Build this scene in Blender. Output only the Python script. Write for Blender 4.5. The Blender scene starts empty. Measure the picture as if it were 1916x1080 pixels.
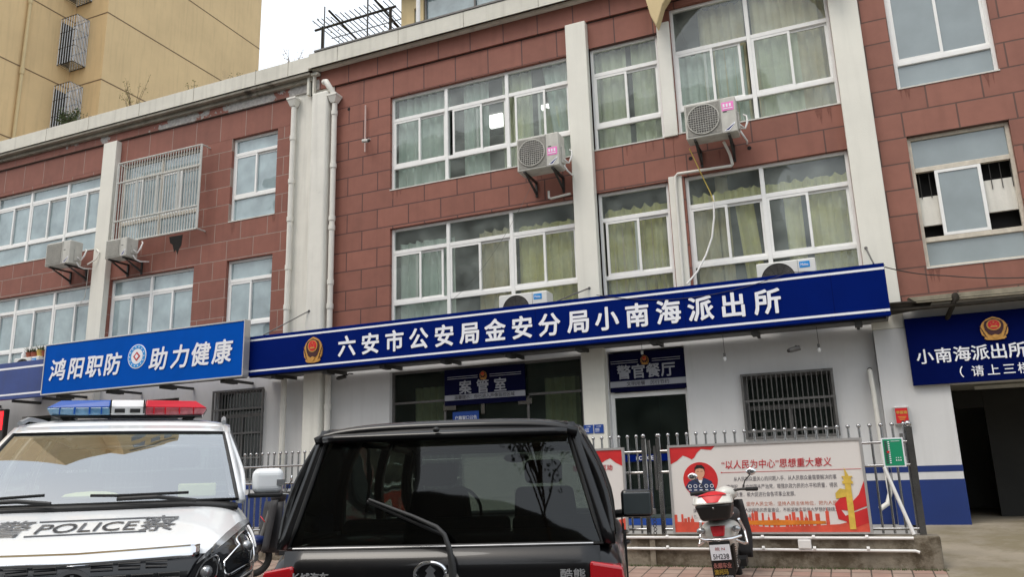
import bpy, math, random
from mathutils import Vector, Matrix
R = random.Random(11)
sc = bpy.context.scene
COL = sc.collection
PI = math.pi
rad = math.radians

# ------------------------------------------------------------------ camera
yaw, pitch, roll = 0.39577, 0.23173, -0.030257
cy, sy = math.cos(yaw), math.sin(yaw)
fw = Vector((-sy * math.cos(pitch), cy * math.cos(pitch), math.sin(pitch)))
rt = Vector((cy, sy, 0)); up = rt.cross(fw)
r2 = rt * math.cos(roll) + up * math.sin(roll)
u2 = -rt * math.sin(roll) + up * math.cos(roll)
cam = bpy.data.objects.new('camera', bpy.data.cameras.new('camera'))
COL.objects.link(cam)
cam.matrix_world = Matrix(((r2.x, u2.x, -fw.x, 0), (r2.y, u2.y, -fw.y, -13.0), (r2.z, u2.z, -fw.z, 1.5), (0, 0, 0, 1)))
cam.data.sensor_width = 36; cam.data.lens = 27.861; cam.data.clip_start = .05; cam.data.clip_end = 3000
sc.camera = cam
# ------------------------------------------------------------------ sky and light (overcast)
w = bpy.data.worlds.new('World'); sc.world = w; w.use_nodes = True
nt = w.node_tree; nt.nodes.clear()
out = nt.nodes.new('ShaderNodeOutputWorld')
sky = nt.nodes.new('ShaderNodeTexSky'); sky.sky_type = 'NISHITA'; sky.sun_disc = False
SUN_EL, SUN_AZ = rad(58), rad(205)
sky.sun_elevation = SUN_EL; sky.sun_rotation = SUN_AZ; sky.air_density = 1.5; sky.dust_density = 6
b1 = nt.nodes.new('ShaderNodeBackground'); b1.inputs[1].default_value = .06
b2 = nt.nodes.new('ShaderNodeBackground'); b2.inputs[0].default_value = (.93, .97, 1, 1); b2.inputs[1].default_value = 1.0
ad = nt.nodes.new('ShaderNodeAddShader')
nt.links.new(sky.outputs[0], b1.inputs[0]); nt.links.new(b1.outputs[0], ad.inputs[0])
nt.links.new(b2.outputs[0], ad.inputs[1]); nt.links.new(ad.outputs[0], out.inputs[0])
sun = bpy.data.objects.new('sun', bpy.data.lights.new('sun', 'SUN')); COL.objects.link(sun)
sun.data.energy = 1.0; sun.data.angle = rad(25); sun.data.color = (1, .97, .92)
sd = Vector((math.sin(SUN_AZ) * math.cos(SUN_EL), math.cos(SUN_AZ) * math.cos(SUN_EL), math.sin(SUN_EL)))
sun.rotation_euler = sd.to_track_quat('Z', 'Y').to_euler()
sun.location = (0, -20, 40)
sc.view_settings.view_transform = 'Standard'; sc.view_settings.look = 'None'
sc.view_settings.exposure = 0.14; sc.view_settings.gamma = 1
sc.view_settings.use_curve_mapping = False
sc.cycles.max_bounces = 8; sc.cycles.transparent_max_bounces = 16
sc.cycles.use_denoising = True

# ------------------------------------------------------------------ materials
MATS = {}
def lin(r, g, b):
    f = lambda c: (c / 255 / 12.92) if c <= 10 else ((c / 255 + .055) / 1.055) ** 2.4
    return (f(r), f(g), f(b))
def mat(name, col, rough=.6, metal=0, coat=0, var=0, vs=3.0, bump=0, bs=40, streak=0, dirt=None, spec=.5, emis=0, trans=0):
    m = bpy.data.materials.new(name); m.use_nodes = True; MATS[name] = m
    t = m.node_tree; N = t.nodes; L = t.links; p = N['Principled BSDF']
    p.inputs['Base Color'].default_value = (*col, 1); p.inputs['Roughness'].default_value = rough
    p.inputs['Metallic'].default_value = metal; p.inputs['Coat Weight'].default_value = coat
    p.inputs['Coat Roughness'].default_value = .04
    p.inputs['Specular IOR Level'].default_value = spec
    if emis:
        p.inputs['Emission Color'].default_value = (*col, 1); p.inputs['Emission Strength'].default_value = emis
    tc = N.new('ShaderNodeTexCoord')
    last = None
    def mixc(fac, c1, c2):
        x = N.new('ShaderNodeMix'); x.data_type = 'RGBA'
        L.new(fac, x.inputs[0])
        if isinstance(c1, tuple): x.inputs[6].default_value = (*c1, 1)
        else: L.new(c1, x.inputs[6])
        x.inputs[7].default_value = (*c2, 1)
        return x.outputs[2]
    cur = tuple(col)
    if var:
        n = N.new('ShaderNodeTexNoise'); n.inputs['Scale'].default_value = vs; n.inputs['Detail'].default_value = 6
        n.inputs['Roughness'].default_value = .65
        L.new(tc.outputs['Object'], n.inputs[0])
        r = N.new('ShaderNodeMapRange'); r.inputs[1].default_value = .35; r.inputs[2].default_value = .68
        L.new(n.outputs[0], r.inputs[0])
        cur = mixc(r.outputs[0], cur, tuple(c * (1 - var) for c in col))
    if streak:
        mp = N.new('ShaderNodeMapping'); mp.inputs['Scale'].default_value = (7, 7, .5)
        L.new(tc.outputs['Object'], mp.inputs[0])
        n = N.new('ShaderNodeTexNoise'); n.inputs['Scale'].default_value = 1.2; n.inputs['Detail'].default_value = 5
        L.new(mp.outputs[0], n.inputs[0])
        r = N.new('ShaderNodeMapRange'); r.inputs[1].default_value = .5; r.inputs[2].default_value = .8
        r.inputs[4].default_value = streak
        L.new(n.outputs[0], r.inputs[0])
        cur = mixc(r.outputs[0], cur, tuple(a * .45 + b * .1 for a, b in zip(col, (.3, .25, .18))))
    if dirt:
        n = N.new('ShaderNodeTexNoise'); n.inputs['Scale'].default_value = dirt[1]; n.inputs['Detail'].default_value = 10
        n.inputs['Roughness'].default_value = .7
        L.new(tc.outputs['Object'], n.inputs[0])
        r = N.new('ShaderNodeMapRange'); r.inputs[1].default_value = dirt[2]; r.inputs[2].default_value = dirt[2] + .12
        L.new(n.outputs[0], r.inputs[0])
        cur = mixc(r.outputs[0], cur, dirt[0])
    if not isinstance(cur, tuple): L.new(cur, p.inputs['Base Color'])
    if bump:
        n = N.new('ShaderNodeTexNoise'); n.inputs['Scale'].default_value = bs; n.inputs['Detail'].default_value = 8
        L.new(tc.outputs['Object'], n.inputs[0])
        b = N.new('ShaderNodeBump'); b.inputs['Strength'].default_value = bump; b.inputs['Distance'].default_value = .02
        L.new(n.outputs[0], b.inputs['Height']); L.new(b.outputs[0], p.inputs['Normal'])
    return m

def tile_mat(name, col, mort, bw, bh, off=.5, ms=.012, plane='xz', rough=.75, var=.2, peel=None, rot=0, vs=2.5, col2=None):
    m = bpy.data.materials.new(name); m.use_nodes = True; MATS[name] = m
    t = m.node_tree; N = t.nodes; L = t.links; p = N['Principled BSDF']; p.inputs['Roughness'].default_value = rough
    tc = N.new('ShaderNodeTexCoord'); sx = N.new('ShaderNodeSeparateXYZ'); cx = N.new('ShaderNodeCombineXYZ')
    L.new(tc.outputs['Object'], sx.inputs[0]); L.new(sx.outputs[0], cx.inputs[0])
    L.new(sx.outputs[2 if plane == 'xz' else 1], cx.inputs[1])
    mp = N.new('ShaderNodeMapping'); mp.inputs['Rotation'].default_value = (0, 0, rot); L.new(cx.outputs[0], mp.inputs[0])
    b = N.new('ShaderNodeTexBrick'); L.new(mp.outputs[0], b.inputs[0]); b.offset = off
    b.inputs['Scale'].default_value = 1; b.inputs['Brick Width'].default_value = bw; b.inputs['Row Height'].default_value = bh
    b.inputs['Mortar Size'].default_value = ms; b.inputs['Mortar Smooth'].default_value = .15; b.inputs['Bias'].default_value = 0
    b.inputs['Color1'].default_value = (*col, 1); b.inputs['Color2'].default_value = (*(col2 or tuple(c * .86 for c in col)), 1)
    b.inputs['Mortar'].default_value = (*mort, 1)
    n = N.new('ShaderNodeTexNoise'); n.inputs['Scale'].default_value = vs; n.inputs['Detail'].default_value = 8; n.inputs['Roughness'].default_value = .65
    L.new(tc.outputs['Object'], n.inputs[0])
    r = N.new('ShaderNodeMapRange'); r.inputs[1].default_value = .3; r.inputs[2].default_value = .7
    r.inputs[3].default_value = 1; r.inputs[4].default_value = 1 - var; L.new(n.outputs[0], r.inputs[0])
    mx = N.new('ShaderNodeMix'); mx.data_type = 'RGBA'; mx.blend_type = 'MULTIPLY'; mx.inputs[0].default_value = 1
    L.new(b.outputs[0], mx.inputs[6]); L.new(r.outputs[0], mx.inputs[7])
    cur = mx.outputs[2]
    # faint rain streaks
    mp2 = N.new('ShaderNodeMapping'); mp2.inputs['Scale'].default_value = (6, 6, .4); L.new(tc.outputs['Object'], mp2.inputs[0])
    n2 = N.new('ShaderNodeTexNoise'); n2.inputs['Scale'].default_value = 1; n2.inputs['Detail'].default_value = 5; L.new(mp2.outputs[0], n2.inputs[0])
    r2_ = N.new('ShaderNodeMapRange'); r2_.inputs[1].default_value = .5; r2_.inputs[2].default_value = .85; r2_.inputs[4].default_value = .35
    L.new(n2.outputs[0], r2_.inputs[0])
    m2 = N.new('ShaderNodeMix'); m2.data_type = 'RGBA'; L.new(r2_.outputs[0], m2.inputs[0]); L.new(cur, m2.inputs[6])
    m2.inputs[7].default_value = (*tuple(c * .5 for c in col), 1); cur = m2.outputs[2]
    hgt = b.outputs[1]
    if peel:
        n3 = N.new('ShaderNodeTexNoise'); n3.inputs['Scale'].default_value = peel[0]; n3.inputs['Detail'].default_value = 9; n3.inputs['Roughness'].default_value = .62
        L.new(tc.outputs['Object'], n3.inputs[0])
        # patches stay where the render has come off
        g = N.new('ShaderNodeTexNoise'); g.inputs['Scale'].default_value = .35; L.new(tc.outputs['Object'], g.inputs[0])
        a = N.new('ShaderNodeMath'); a.operation = 'ADD'; L.new(n3.outputs[0], a.inputs[0])
        s = N.new('ShaderNodeMath'); s.operation = 'MULTIPLY'; L.new(g.outputs[0], s.inputs[0]); s.inputs[1].default_value = .5
        L.new(s.outputs[0], a.inputs[1])
        acc = a.outputs[0]
        for cx_, cz_, rx_, rz_, amp in peel[2]:
            q = N.new('ShaderNodeMapping'); q.vector_type = 'POINT'
            q.inputs['Location'].default_value = (-cx_ / rx_, 0, -cz_ / rz_); q.inputs['Scale'].default_value = (1 / rx_, 0, 1 / rz_)
            L.new(tc.outputs['Object'], q.inputs[0])
            l = N.new('ShaderNodeVectorMath'); l.operation = 'LENGTH'; L.new(q.outputs[0], l.inputs[0])
            k = N.new('ShaderNodeMapRange'); k.inputs[1].default_value = 0; k.inputs[2].default_value = 1; k.inputs[3].default_value = amp; k.inputs[4].default_value = 0
            L.new(l.outputs[1], k.inputs[0])
            a2 = N.new('ShaderNodeMath'); a2.operation = 'ADD'; L.new(acc, a2.inputs[0]); L.new(k.outputs[0], a2.inputs[1]); acc = a2.outputs[0]
        k = N.new('ShaderNodeMapRange'); k.inputs[1].default_value = peel[1]; k.inputs[2].default_value = peel[1] + .015; L.new(acc, k.inputs[0])
        n4 = N.new('ShaderNodeTexNoise'); n4.inputs['Scale'].default_value = 14; n4.inputs['Detail'].default_value = 6; L.new(tc.outputs['Object'], n4.inputs[0])
        cr = N.new('ShaderNodeMix'); cr.data_type = 'RGBA'; L.new(n4.outputs[0], cr.inputs[0])
        cr.inputs[6].default_value = (.09, .08, .075, 1); cr.inputs[7].default_value = (.62, .60, .57, 1)
        m3 = N.new('ShaderNodeMix'); m3.data_type = 'RGBA'; L.new(k.outputs[0], m3.inputs[0]); L.new(cur, m3.inputs[6]); L.new(cr.outputs[2], m3.inputs[7]); cur = m3.outputs[2]
        h2 = N.new('ShaderNodeMath'); h2.operation = 'MAXIMUM'; L.new(hgt, h2.inputs[0]); L.new(k.outputs[0], h2.inputs[1]); hgt = h2.outputs[0]
    L.new(cur, p.inputs['Base Color'])
    bp = N.new('ShaderNodeBump'); bp.invert = True; bp.inputs['Strength'].default_value = .7; bp.inputs['Distance'].default_value = .01
    L.new(hgt, bp.inputs['Height']); L.new(bp.outputs[0], p.inputs['Normal'])
    return m

def glass_mat(name, tint, refl=1.0, base=.0, rough=.02, film=None, filmf=0, dust=0):
    """thin pane: mirror-like skin over a clear (or filmed) sheet"""
    m = bpy.data.materials.new(name); m.use_nodes = True; MATS[name] = m
    t = m.node_tree; N = t.nodes; L = t.links; N.clear()
    o = N.new('ShaderNodeOutputMaterial'); mx = N.new('ShaderNodeMixShader'); L.new(mx.outputs[0], o.inputs[0])
    lw = N.new('ShaderNodeLayerWeight'); lw.inputs[0].default_value = .22
    ml = N.new('ShaderNodeMath'); ml.operation = 'MULTIPLY_ADD'; ml.use_clamp = True
    ml.inputs[1].default_value = refl; ml.inputs[2].default_value = base
    L.new(lw.outputs[0], ml.inputs[0]); L.new(ml.outputs[0], mx.inputs[0])
    g = N.new('ShaderNodeBsdfGlossy'); g.inputs['Roughness'].default_value = rough; g.inputs[0].default_value = (.95, .98, 1, 1)
    L.new(g.outputs[0], mx.inputs[2])
    tr = N.new('ShaderNodeBsdfTransparent'); tr.inputs[0].default_value = (*tint, 1)
    src = tr.outputs[0]
    if film:
        d = N.new('ShaderNodeBsdfDiffuse'); d.inputs[0].default_value = (*film, 1)
        m2 = N.new('ShaderNodeMixShader'); m2.inputs[0].default_value = filmf
        if dust:
            tc = N.new('ShaderNodeTexCoord'); n = N.new('ShaderNodeTexNoise'); n.inputs['Scale'].default_value = 2.2; n.inputs['Detail'].default_value = 6
            L.new(tc.outputs['Object'], n.inputs[0]); r = N.new('ShaderNodeMapRange'); r.inputs[1].default_value = .3; r.inputs[2].default_value = .75
            r.inputs[3].default_value = filmf - dust; r.inputs[4].default_value = filmf + dust
            L.new(n.outputs[0], r.inputs[0]); L.new(r.outputs[0], m2.inputs[0])
        L.new(tr.outputs[0], m2.inputs[1]); L.new(d.outputs[0], m2.inputs[2]); src = m2.outputs[0]
    L.new(src, mx.inputs[1])
    # slightly wavy panes
    tc2 = N.new('ShaderNodeTexCoord'); nn = N.new('ShaderNodeTexNoise'); nn.inputs['Scale'].default_value = 1.3
    L.new(tc2.outputs['Object'], nn.inputs[0]); bp = N.new('ShaderNodeBump'); bp.inputs['Strength'].default_value = .12; bp.inputs['Distance'].default_value = .05
    L.new(nn.outputs[0], bp.inputs['Height']); L.new(bp.outputs[0], g.inputs['Normal'])
    return m

BRK = (.305, .118, .084)
tile_mat('brick_dark_joint', BRK, (.10, .045, .04), .7225, .404)
tile_mat('brick_left', (.285, .108, .078), (.36, .27, .23), .7290, .428, ms=.009)
tile_mat('brick_right', (.32, .132, .095), (.13, .07, .055), .76, .4165)
tile_mat('brick_middle', (.30, .118, .084), (.12, .06, .05), .74, .404)
tile_mat('brick_band_left', (.285, .108, .078), (.25, .16, .13), .729, 3.0, ms=.008, peel=(3.2, .93, [(.2, .06, 1.1, .30, .52), (2.2, .12, 1.4, .32, .54), (-2.2, .2, .35, .3, .38), (-7.0, .0, .9, .4, .34), (3.7, .08, .6, .3, .45), (-3.4, .35, .5, .3, .36), (-5.0, .3, .4, .3, .33)]))
tile_mat('brick_strip_left', (.285, .108, .078), (.36, .27, .23), .7290, 3.0, ms=.009)
tile_mat('brick_band', (.295, .114, .082), (.10, .05, .045), .7225, 3.0)
mat('white_render', (.78, .765, .69), .8, var=.06, vs=1.5, streak=.16, bump=.15, bs=60)
mat('white_render_old', (.78, .765, .70), .85, var=.10, vs=1.6, streak=.35, bump=.25, bs=50, dirt=((.36, .35, .32), 1.6, .68))
mat('white_wall', (.66, .66, .66), .75, var=.06, vs=1.2, bump=.06, bs=90, streak=.15)
mat('cap_render', (.70, .68, .60), .85, var=.12, vs=2, streak=.4, bump=.2, bs=50)
mat('cornice_dirty', (.36, .33, .27), .9, var=.35, vs=3, streak=.6, bump=.3, bs=30, dirt=((.07, .06, .05), 2.2, .56))
mat('frame_white', (.86, .86, .84), .35, var=.07, vs=5)
mat('frame_rusty', (.66, .60, .50), .5, var=.25, vs=9)
mat('sill_white', (.68, .67, .62), .7, var=.2, vs=6)
glass_mat('pane_clear', (.93, .97, .93), refl=.9, base=.04, film=(.60, .68, .64), filmf=.20, dust=.13)
glass_mat('pane_film', (.55, .66, .68), refl=1.0, base=.08, film=(.40, .51, .54), filmf=.70, dust=.2)
glass_mat('pane_frost', (.5, .6, .6), refl=.9, base=.07, rough=.12, film=(.27, .32, .33), filmf=.85, dust=.1)
glass_mat('pane_shop', (.42, .50, .45), refl=.55, base=.02, film=(.10, .14, .12), filmf=.12, dust=.06)
glass_mat('windscreen', (.75, .82, .80), refl=.8, base=.36)
glass_mat('tinted_glass', (.13, .165, .145), refl=.40, base=.03)
glass_mat('car_glass', (.85, .92, .86), refl=.4, base=.02)
glass_mat('side_glass', (.12, .13, .13), refl=.8, base=.08)
mat('curtain_green', (.76, .80, .60), .9, var=.15, vs=3)
mat('curtain_yellow', (.84, .80, .40), .9, var=.15, vs=3)
mat('curtain_cream', (.82, .74, .52), .9, var=.15, vs=3)
mat('curtain_pale', (.74, .84, .78), .9, var=.1, vs=3)
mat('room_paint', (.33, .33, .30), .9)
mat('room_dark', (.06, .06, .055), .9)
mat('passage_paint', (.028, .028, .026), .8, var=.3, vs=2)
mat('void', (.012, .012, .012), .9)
mat('lit_panel', (1, 1, .98), .5, emis=1.8)
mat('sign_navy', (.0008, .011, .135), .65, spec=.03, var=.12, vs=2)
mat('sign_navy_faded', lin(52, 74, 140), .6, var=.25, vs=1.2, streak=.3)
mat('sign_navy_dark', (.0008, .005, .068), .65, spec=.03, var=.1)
mat('sign_blue', (.001, .085, .46), .6, spec=.03, var=.12, vs=1.5)
mat('letter_white', (.82, .83, .88), .5)
mat('letter_shaded', (.36, .37, .41), .5)  # lettering on the door signs, shade painted in as a darker tone
mat('sign_navy_shaded', (.0012, .0022, .030), .6, spec=.1)  # navy of the door signs, darkened in colour to stand for shade
mat('gold', lin(214, 160, 84), .4, metal=.3, var=.2, vs=30)
mat('red', lin(205, 30, 38), .45)
mat('maroon', (.05, .01, .012), .5)
mat('navy_paint', lin(14, 46, 112), .6, var=.15, vs=2)
mat('steel', (.50, .50, .50), .22, metal=1, var=.25, vs=8)
mat('chrome', (.75, .76, .78), .08, metal=1)
mat('iron_dark', (.035, .033, .03), .55, var=.4, vs=6)
mat('iron_grey', (.16, .155, .15), .55, metal=.3, var=.3, vs=8)
mat('iron_white', (.62, .62, .58), .5, var=.2, vs=7)
mat('pvc', (.76, .74, .68), .5, var=.1, vs=5, streak=.2)
mat('pvc_pink', (.60, .44, .40), .5, var=.2, vs=6)
mat('pvc_white', (.78, .77, .75), .4, var=.08, vs=6)
mat('ac_casing', (.58, .57, .52), .5, var=.2, vs=5, streak=.35)
mat('ac_white', (.72, .72, .69), .4, var=.05)
mat('ac_mesh', (.30, .29, .26), .7, var=.35, vs=25, bump=.3, bs=90)
mat('ac_fan', (.13, .125, .115), .6, var=.5, vs=12)
mat('pink_sticker', lin(240, 130, 200), .5)
mat('cyan_label', lin(20, 140, 215), .4)
mat('concrete', (.27, .235, .18), .9, var=.4, vs=2.2, bump=.5, bs=25, streak=.8, dirt=((.085, .066, .042), 2.3, .46))
mat('concrete_ramp', (.33, .285, .215), .9, var=.3, vs=.9, bump=.3, bs=22, dirt=((.19, .16, .10), .8, .5))
mat('asphalt', (.055, .055, .055), .9, var=.2, vs=1, bump=.4, bs=80)
tile_mat('pavers', (.40, .25, .20), (.10, .08, .06), .20, .22, off=0, ms=.008, plane='xy', var=.35, vs=2, col2=(.42, .32, .26))
mat('yard', (.34, .33, .31), .85, var=.25, vs=1)
mat('tan_render', (.74, .54, .29), .85, var=.12, vs=.5, bump=.1, bs=20, streak=.25, dirt=((.50, .36, .21), .35, .66))
mat('tan_light', (.66, .52, .29), .85, var=.1, vs=2, streak=.2)
mat('groove', (.20, .13, .075), .9)
mat('roofing', (.2, .2, .19), .9)
mat('leaf', (.07, .10, .03), .8, var=.4, vs=30)
mat('leaf_yellow', (.24, .22, .07), .8, var=.3, vs=30)
mat('twig', (.16, .11, .07), .9)
mat('terracotta', (.35, .10, .06), .8)
mat('pot_yellow', (.62, .45, .12), .6)
mat('black_paint', (.004, .004, .005), .3, coat=.45, spec=.3, dirt=((.016, .015, .014), 1.6, .58))
mat('black_plastic', (.012, .012, .012), .5, bump=.05, bs=200)
mat('rubber', (.015, .015, .015), .8)
mat('van_white', (.86, .88, .89), .3, coat=1)
mat('van_grey', (.30, .31, .32), .4)
mat('badge_metal', (.42, .42, .43), .35, metal=.3)
mat('wiper_grey', (.04, .04, .04), .55)
mat('grey_letter', (.14, .145, .155), .45)
mat('lens_blue', lin(18, 82, 172), .3, coat=.12, spec=.3)
mat('lens_red', lin(200, 14, 40), .3, coat=.12, spec=.3)
mat('lens_clear_blue', lin(120, 170, 205), .12, coat=.8, var=.4, vs=18)
mat('lens_clear_red', lin(190, 90, 100), .12, coat=.8, var=.4, vs=18)
mat('lens_white', (.80, .80, .80), .2, coat=.5)
mat('lamp_red', lin(178, 14, 26), .15, coat=.9)
mat('lamp_amber', lin(170, 95, 60), .3, coat=.6, var=.5, vs=60)
mat('lamp_dark', (.012, .013, .015), .15, coat=.3)
mat('lamp_grey', (.40, .41, .42), .2, metal=.6)
mat('seat_fabric', (.02, .02, .022), .85)
mat('skin', lin(214, 160, 130), .6)
mat('suit', lin(36, 50, 86), .7)
mat('hair', (.01, .01, .01), .6)
mat('poster', (.74, .71, .68), .35, var=.05, vs=1)
mat('poster_skyline', lin(226, 92, 72), .4, var=.3, vs=4)
mat('poster_red', lin(214, 52, 54), .4, var=.25, vs=3)
mat('poster_orange', lin(238, 140, 50), .4, var=.4, vs=5)
mat('poster_yellow', lin(226, 192, 84), .4, var=.25, vs=12)
mat('poster_pink', lin(232, 160, 150), .4, var=.3, vs=4)
mat('text_body', (.13, .12, .14), .5)
mat('text_dark', (.05, .05, .06), .5)
mat('text_red', lin(190, 36, 46), .5)
mat('text_rust', lin(190, 110, 84), .5)
mat('board_frame', (.52, .51, .50), .35, metal=.5)
mat('green_board', lin(20, 140, 100), .45)
mat('blue_plate', lin(28, 70, 150), .45)
mat('scooter_white', (.62, .61, .56), .3, coat=.6, var=.1, vs=8)
mat('scooter_blue', lin(30, 52, 110), .3, coat=.7)
mat('cloth_black', (.03, .03, .033), .7, var=.3, vs=8)
mat('timber', (.30, .27, .20), .9, var=.4, vs=5, streak=.5)
mat('timber_dark', (.035, .028, .02), .9, var=.4, vs=8)
mat('led_red', lin(255, 10, 24), .4, emis=2.0)
mat('opposite_wall', (.15, .135, .11), .85, var=.15, vs=.5)
mat('opposite_trim', (.50, .49, .46), .85)
mat('opposite_glass', (.04, .05, .055), .1, coat=1)
mat('yellow_item', (.80, .80, .36), .6)
mat('yellow_wire', (.65, .50, .10), .6)
mat('stain_brown', (.225, .09, .066), .9, var=.3, vs=20)
mat('stain_black', (.02, .017, .015), .9, var=.3, vs=20)

# ------------------------------------------------------------------ mesh helpers
WM = {}
def link(o, parent=None, loc=(0, 0, 0), rz=0, rx=0, ry=0):
    COL.objects.link(o); o.location = loc; o.rotation_euler = (rx, ry, rz)
    mw = Matrix.Translation(loc) @ Matrix.Rotation(rz, 4, 'Z') @ Matrix.Rotation(ry, 4, 'Y') @ Matrix.Rotation(rx, 4, 'X')
    if parent: o.parent = parent; mw = WM[parent.name] @ mw
    WM[o.name] = mw
    return o
def tag(o, label=None, cat=None, group=None, kind=None):
    if label: o['label'] = label
    if cat: o['category'] = cat
    if group: o['group'] = group
    if kind: o['kind'] = kind
    return o
def thing(name, label, cat, loc, rz=0, group=None, rx=0, ry=0):
    return tag(link(bpy.data.objects.new(name, None), None, loc, rz, rx, ry), label, cat, group)
class MB:
    def __init__(s): s.v = []; s.f = []; s.m = []
    def add(s, vs, fs, m=0):
        b = len(s.v); s.v += [Vector(v) for v in vs]
        for f in fs: s.f.append(tuple(b + i for i in f)); s.m.append(m)
        return s
    def box(s, x0, x1, y0, y1, z0, z1, m=0):
        if x0 > x1: x0, x1 = x1, x0
        if y0 > y1: y0, y1 = y1, y0
        if z0 > z1: z0, z1 = z1, z0
        return s.add([(x0, y0, z0), (x1, y0, z0), (x1, y1, z0), (x0, y1, z0), (x0, y0, z1), (x1, y0, z1), (x1, y1, z1), (x0, y1, z1)],
              [(0, 3, 2, 1), (4, 5, 6, 7), (0, 1, 5, 4), (1, 2, 6, 5), (2, 3, 7, 6), (3, 0, 4, 7)], m)
    def hexa(s, p, m=0):
        return s.add(p, [(0, 3, 2, 1), (4, 5, 6, 7), (0, 1, 5, 4), (1, 2, 6, 5), (2, 3, 7, 6), (3, 0, 4, 7)], m)
    def quad(s, a, b, c, d, m=0): return s.add([a, b, c, d], [(0, 1, 2, 3)], m)
    def prism(s, pts, y0, y1, m=0):          # outline in xz, extruded along y
        n = len(pts)
        A = sum(pts[i][0] * pts[(i + 1) % n][1] - pts[(i + 1) % n][0] * pts[i][1] for i in range(n))
        if A < 0: pts = pts[::-1]
        return s.add([(x, y0, z) for x, z in pts] + [(x, y1, z) for x, z in pts],
              [tuple(range(n)), tuple(range(2 * n - 1, n - 1, -1))] + [(i, n + i, n + (i + 1) % n, (i + 1) % n) for i in range(n)], m)
    def prism_x(s, pts, x0, x1, m=0):        # outline in yz, extruded along x
        n = len(pts)
        A = sum(pts[i][0] * pts[(i + 1) % n][1] - pts[(i + 1) % n][0] * pts[i][1] for i in range(n))
        if A < 0: pts = pts[::-1]
        return s.add([(x1, y, z) for y, z in pts] + [(x0, y, z) for y, z in pts],
              [tuple(range(n)), tuple(range(2 * n - 1, n - 1, -1))] + [(i, n + i, n + (i + 1) % n, (i + 1) % n) for i in range(n)], m)
    def tube(s, pts, r, n=8, m=0, cap=True, close=False):
        P = [Vector(p) for p in pts]; k = len(P); rs = r if isinstance(r, (list, tuple)) else [r] * k
        b = len(s.v); prev = None
        for i, p in enumerate(P):
            if close: d = P[(i + 1) % k] - P[i - 1]
            else: d = P[min(i + 1, k - 1)] - P[max(i - 1, 0)]
            d = d.normalized() if d.length > 1e-9 else Vector((0, 0, 1))
            if prev is None: a = d.orthogonal().normalized()
            else:
                a = prev - d * prev.dot(d); a = a.normalized() if a.length > 1e-6 else d.orthogonal().normalized()
            prev = a; c = d.cross(a)
            for j in range(n):
                t = 2 * PI * j / n; s.v.append(p + (a * math.cos(t) + c * math.sin(t)) * rs[i])
        for i in range(k if close else k - 1):
            i2 = (i + 1) % k
            for j in range(n):
                s.f.append((b + i * n + j, b + i * n + (j + 1) % n, b + i2 * n + (j + 1) % n, b + i2 * n + j)); s.m.append(m)
        if cap and not close:
            s.f.append(tuple(b + j for j in range(n))[::-1]); s.m.append(m)
            s.f.append(tuple(b + (k - 1) * n + j for j in range(n))); s.m.append(m)
        return s
    def cyl(s, a, b, r, n=16, m=0): return s.tube([a, b], r, n, m)
    def ball(s, c, r, nu=10, nv=7, m=0):
        rx, ry, rz = r if isinstance(r, (tuple, list)) else (r, r, r)
        vs = [(c[0], c[1], c[2] - rz)]
        for i in range(1, nv):
            t = PI * i / nv
            for j in range(nu):
                p = 2 * PI * j / nu
                vs.append((c[0] + rx * math.sin(t) * math.cos(p), c[1] + ry * math.sin(t) * math.sin(p), c[2] - rz * math.cos(t)))
        vs.append((c[0], c[1], c[2] + rz)); fs = []
        for j in range(nu): fs.append((0, 1 + (j + 1) % nu, 1 + j))
        for i in range(nv - 2):
            for j in range(nu):
                a = 1 + i * nu; fs.append((a + j, a + (j + 1) % nu, a + nu + (j + 1) % nu, a + nu + j))
        e = len(vs) - 1; a = 1 + (nv - 2) * nu
        for j in range(nu): fs.append((a + j, a + (j + 1) % nu, e))
        return s.add(vs, fs, m)
    def ellipse(s, cx, cz, rx, rz, y0, y1, n=28, m=0):
        return s.prism([(cx + rx * math.cos(2 * PI * i / n), cz + rz * math.sin(2 * PI * i / n)) for i in range(n)], y0, y1, m)
    def ring(s, cx, cz, r0, r1, y0, y1, n=32, m=0, sx=1):
        vs = []
        for i in range(n):
            t = 2 * PI * i / n; c, q = math.cos(t), math.sin(t)
            vs += [(cx + r0 * c * sx, y0, cz + r0 * q), (cx + r1 * c * sx, y0, cz + r1 * q), (cx + r1 * c * sx, y1, cz + r1 * q), (cx + r0 * c * sx, y1, cz + r0 * q)]
        fs = []
        for i in range(n):
            a = 4 * i; b = 4 * ((i + 1) % n)
            for k in range(4): fs.append((a + k, a + (k + 1) % 4, b + (k + 1) % 4, b + k))
        return s.add(vs, fs, m)
    def grid(s, fn, nu, nv, m=0, flip=False):
        b = len(s.v)
        for i in range(nu + 1):
            for j in range(nv + 1): s.v.append(Vector(fn(i / nu, j / nv)))
        for i in range(nu):
            for j in range(nv):
                q = (b + i * (nv + 1) + j, b + (i + 1) * (nv + 1) + j, b + (i + 1) * (nv + 1) + j + 1, b + i * (nv + 1) + j + 1)
                s.f.append(q[::-1] if flip else q); s.m.append(m)
        return s
    def build(s, name, mats, parent=None, loc=(0, 0, 0), world=False, smooth=0, bevel=0, solid=0, seg=2, label=None, subsurf=0):
        me = bpy.data.meshes.new(name)
        if world:
            base = WM[parent.name] if parent else Matrix()
            inv = (base @ Matrix.Translation(loc)).inverted() if not world == 'abs' else (Matrix.Translation(loc)).inverted()
            if world == 'abs':
                l2 = base.inverted() @ Vector(loc); loc = l2; inv = (base @ Matrix.Translation(loc)).inverted()
            vs = [inv @ v for v in s.v]
        else: vs = s.v
        me.from_pydata([tuple(v) for v in vs], [], s.f)
        if not isinstance(mats, (list, tuple)): mats = [mats]
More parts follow.
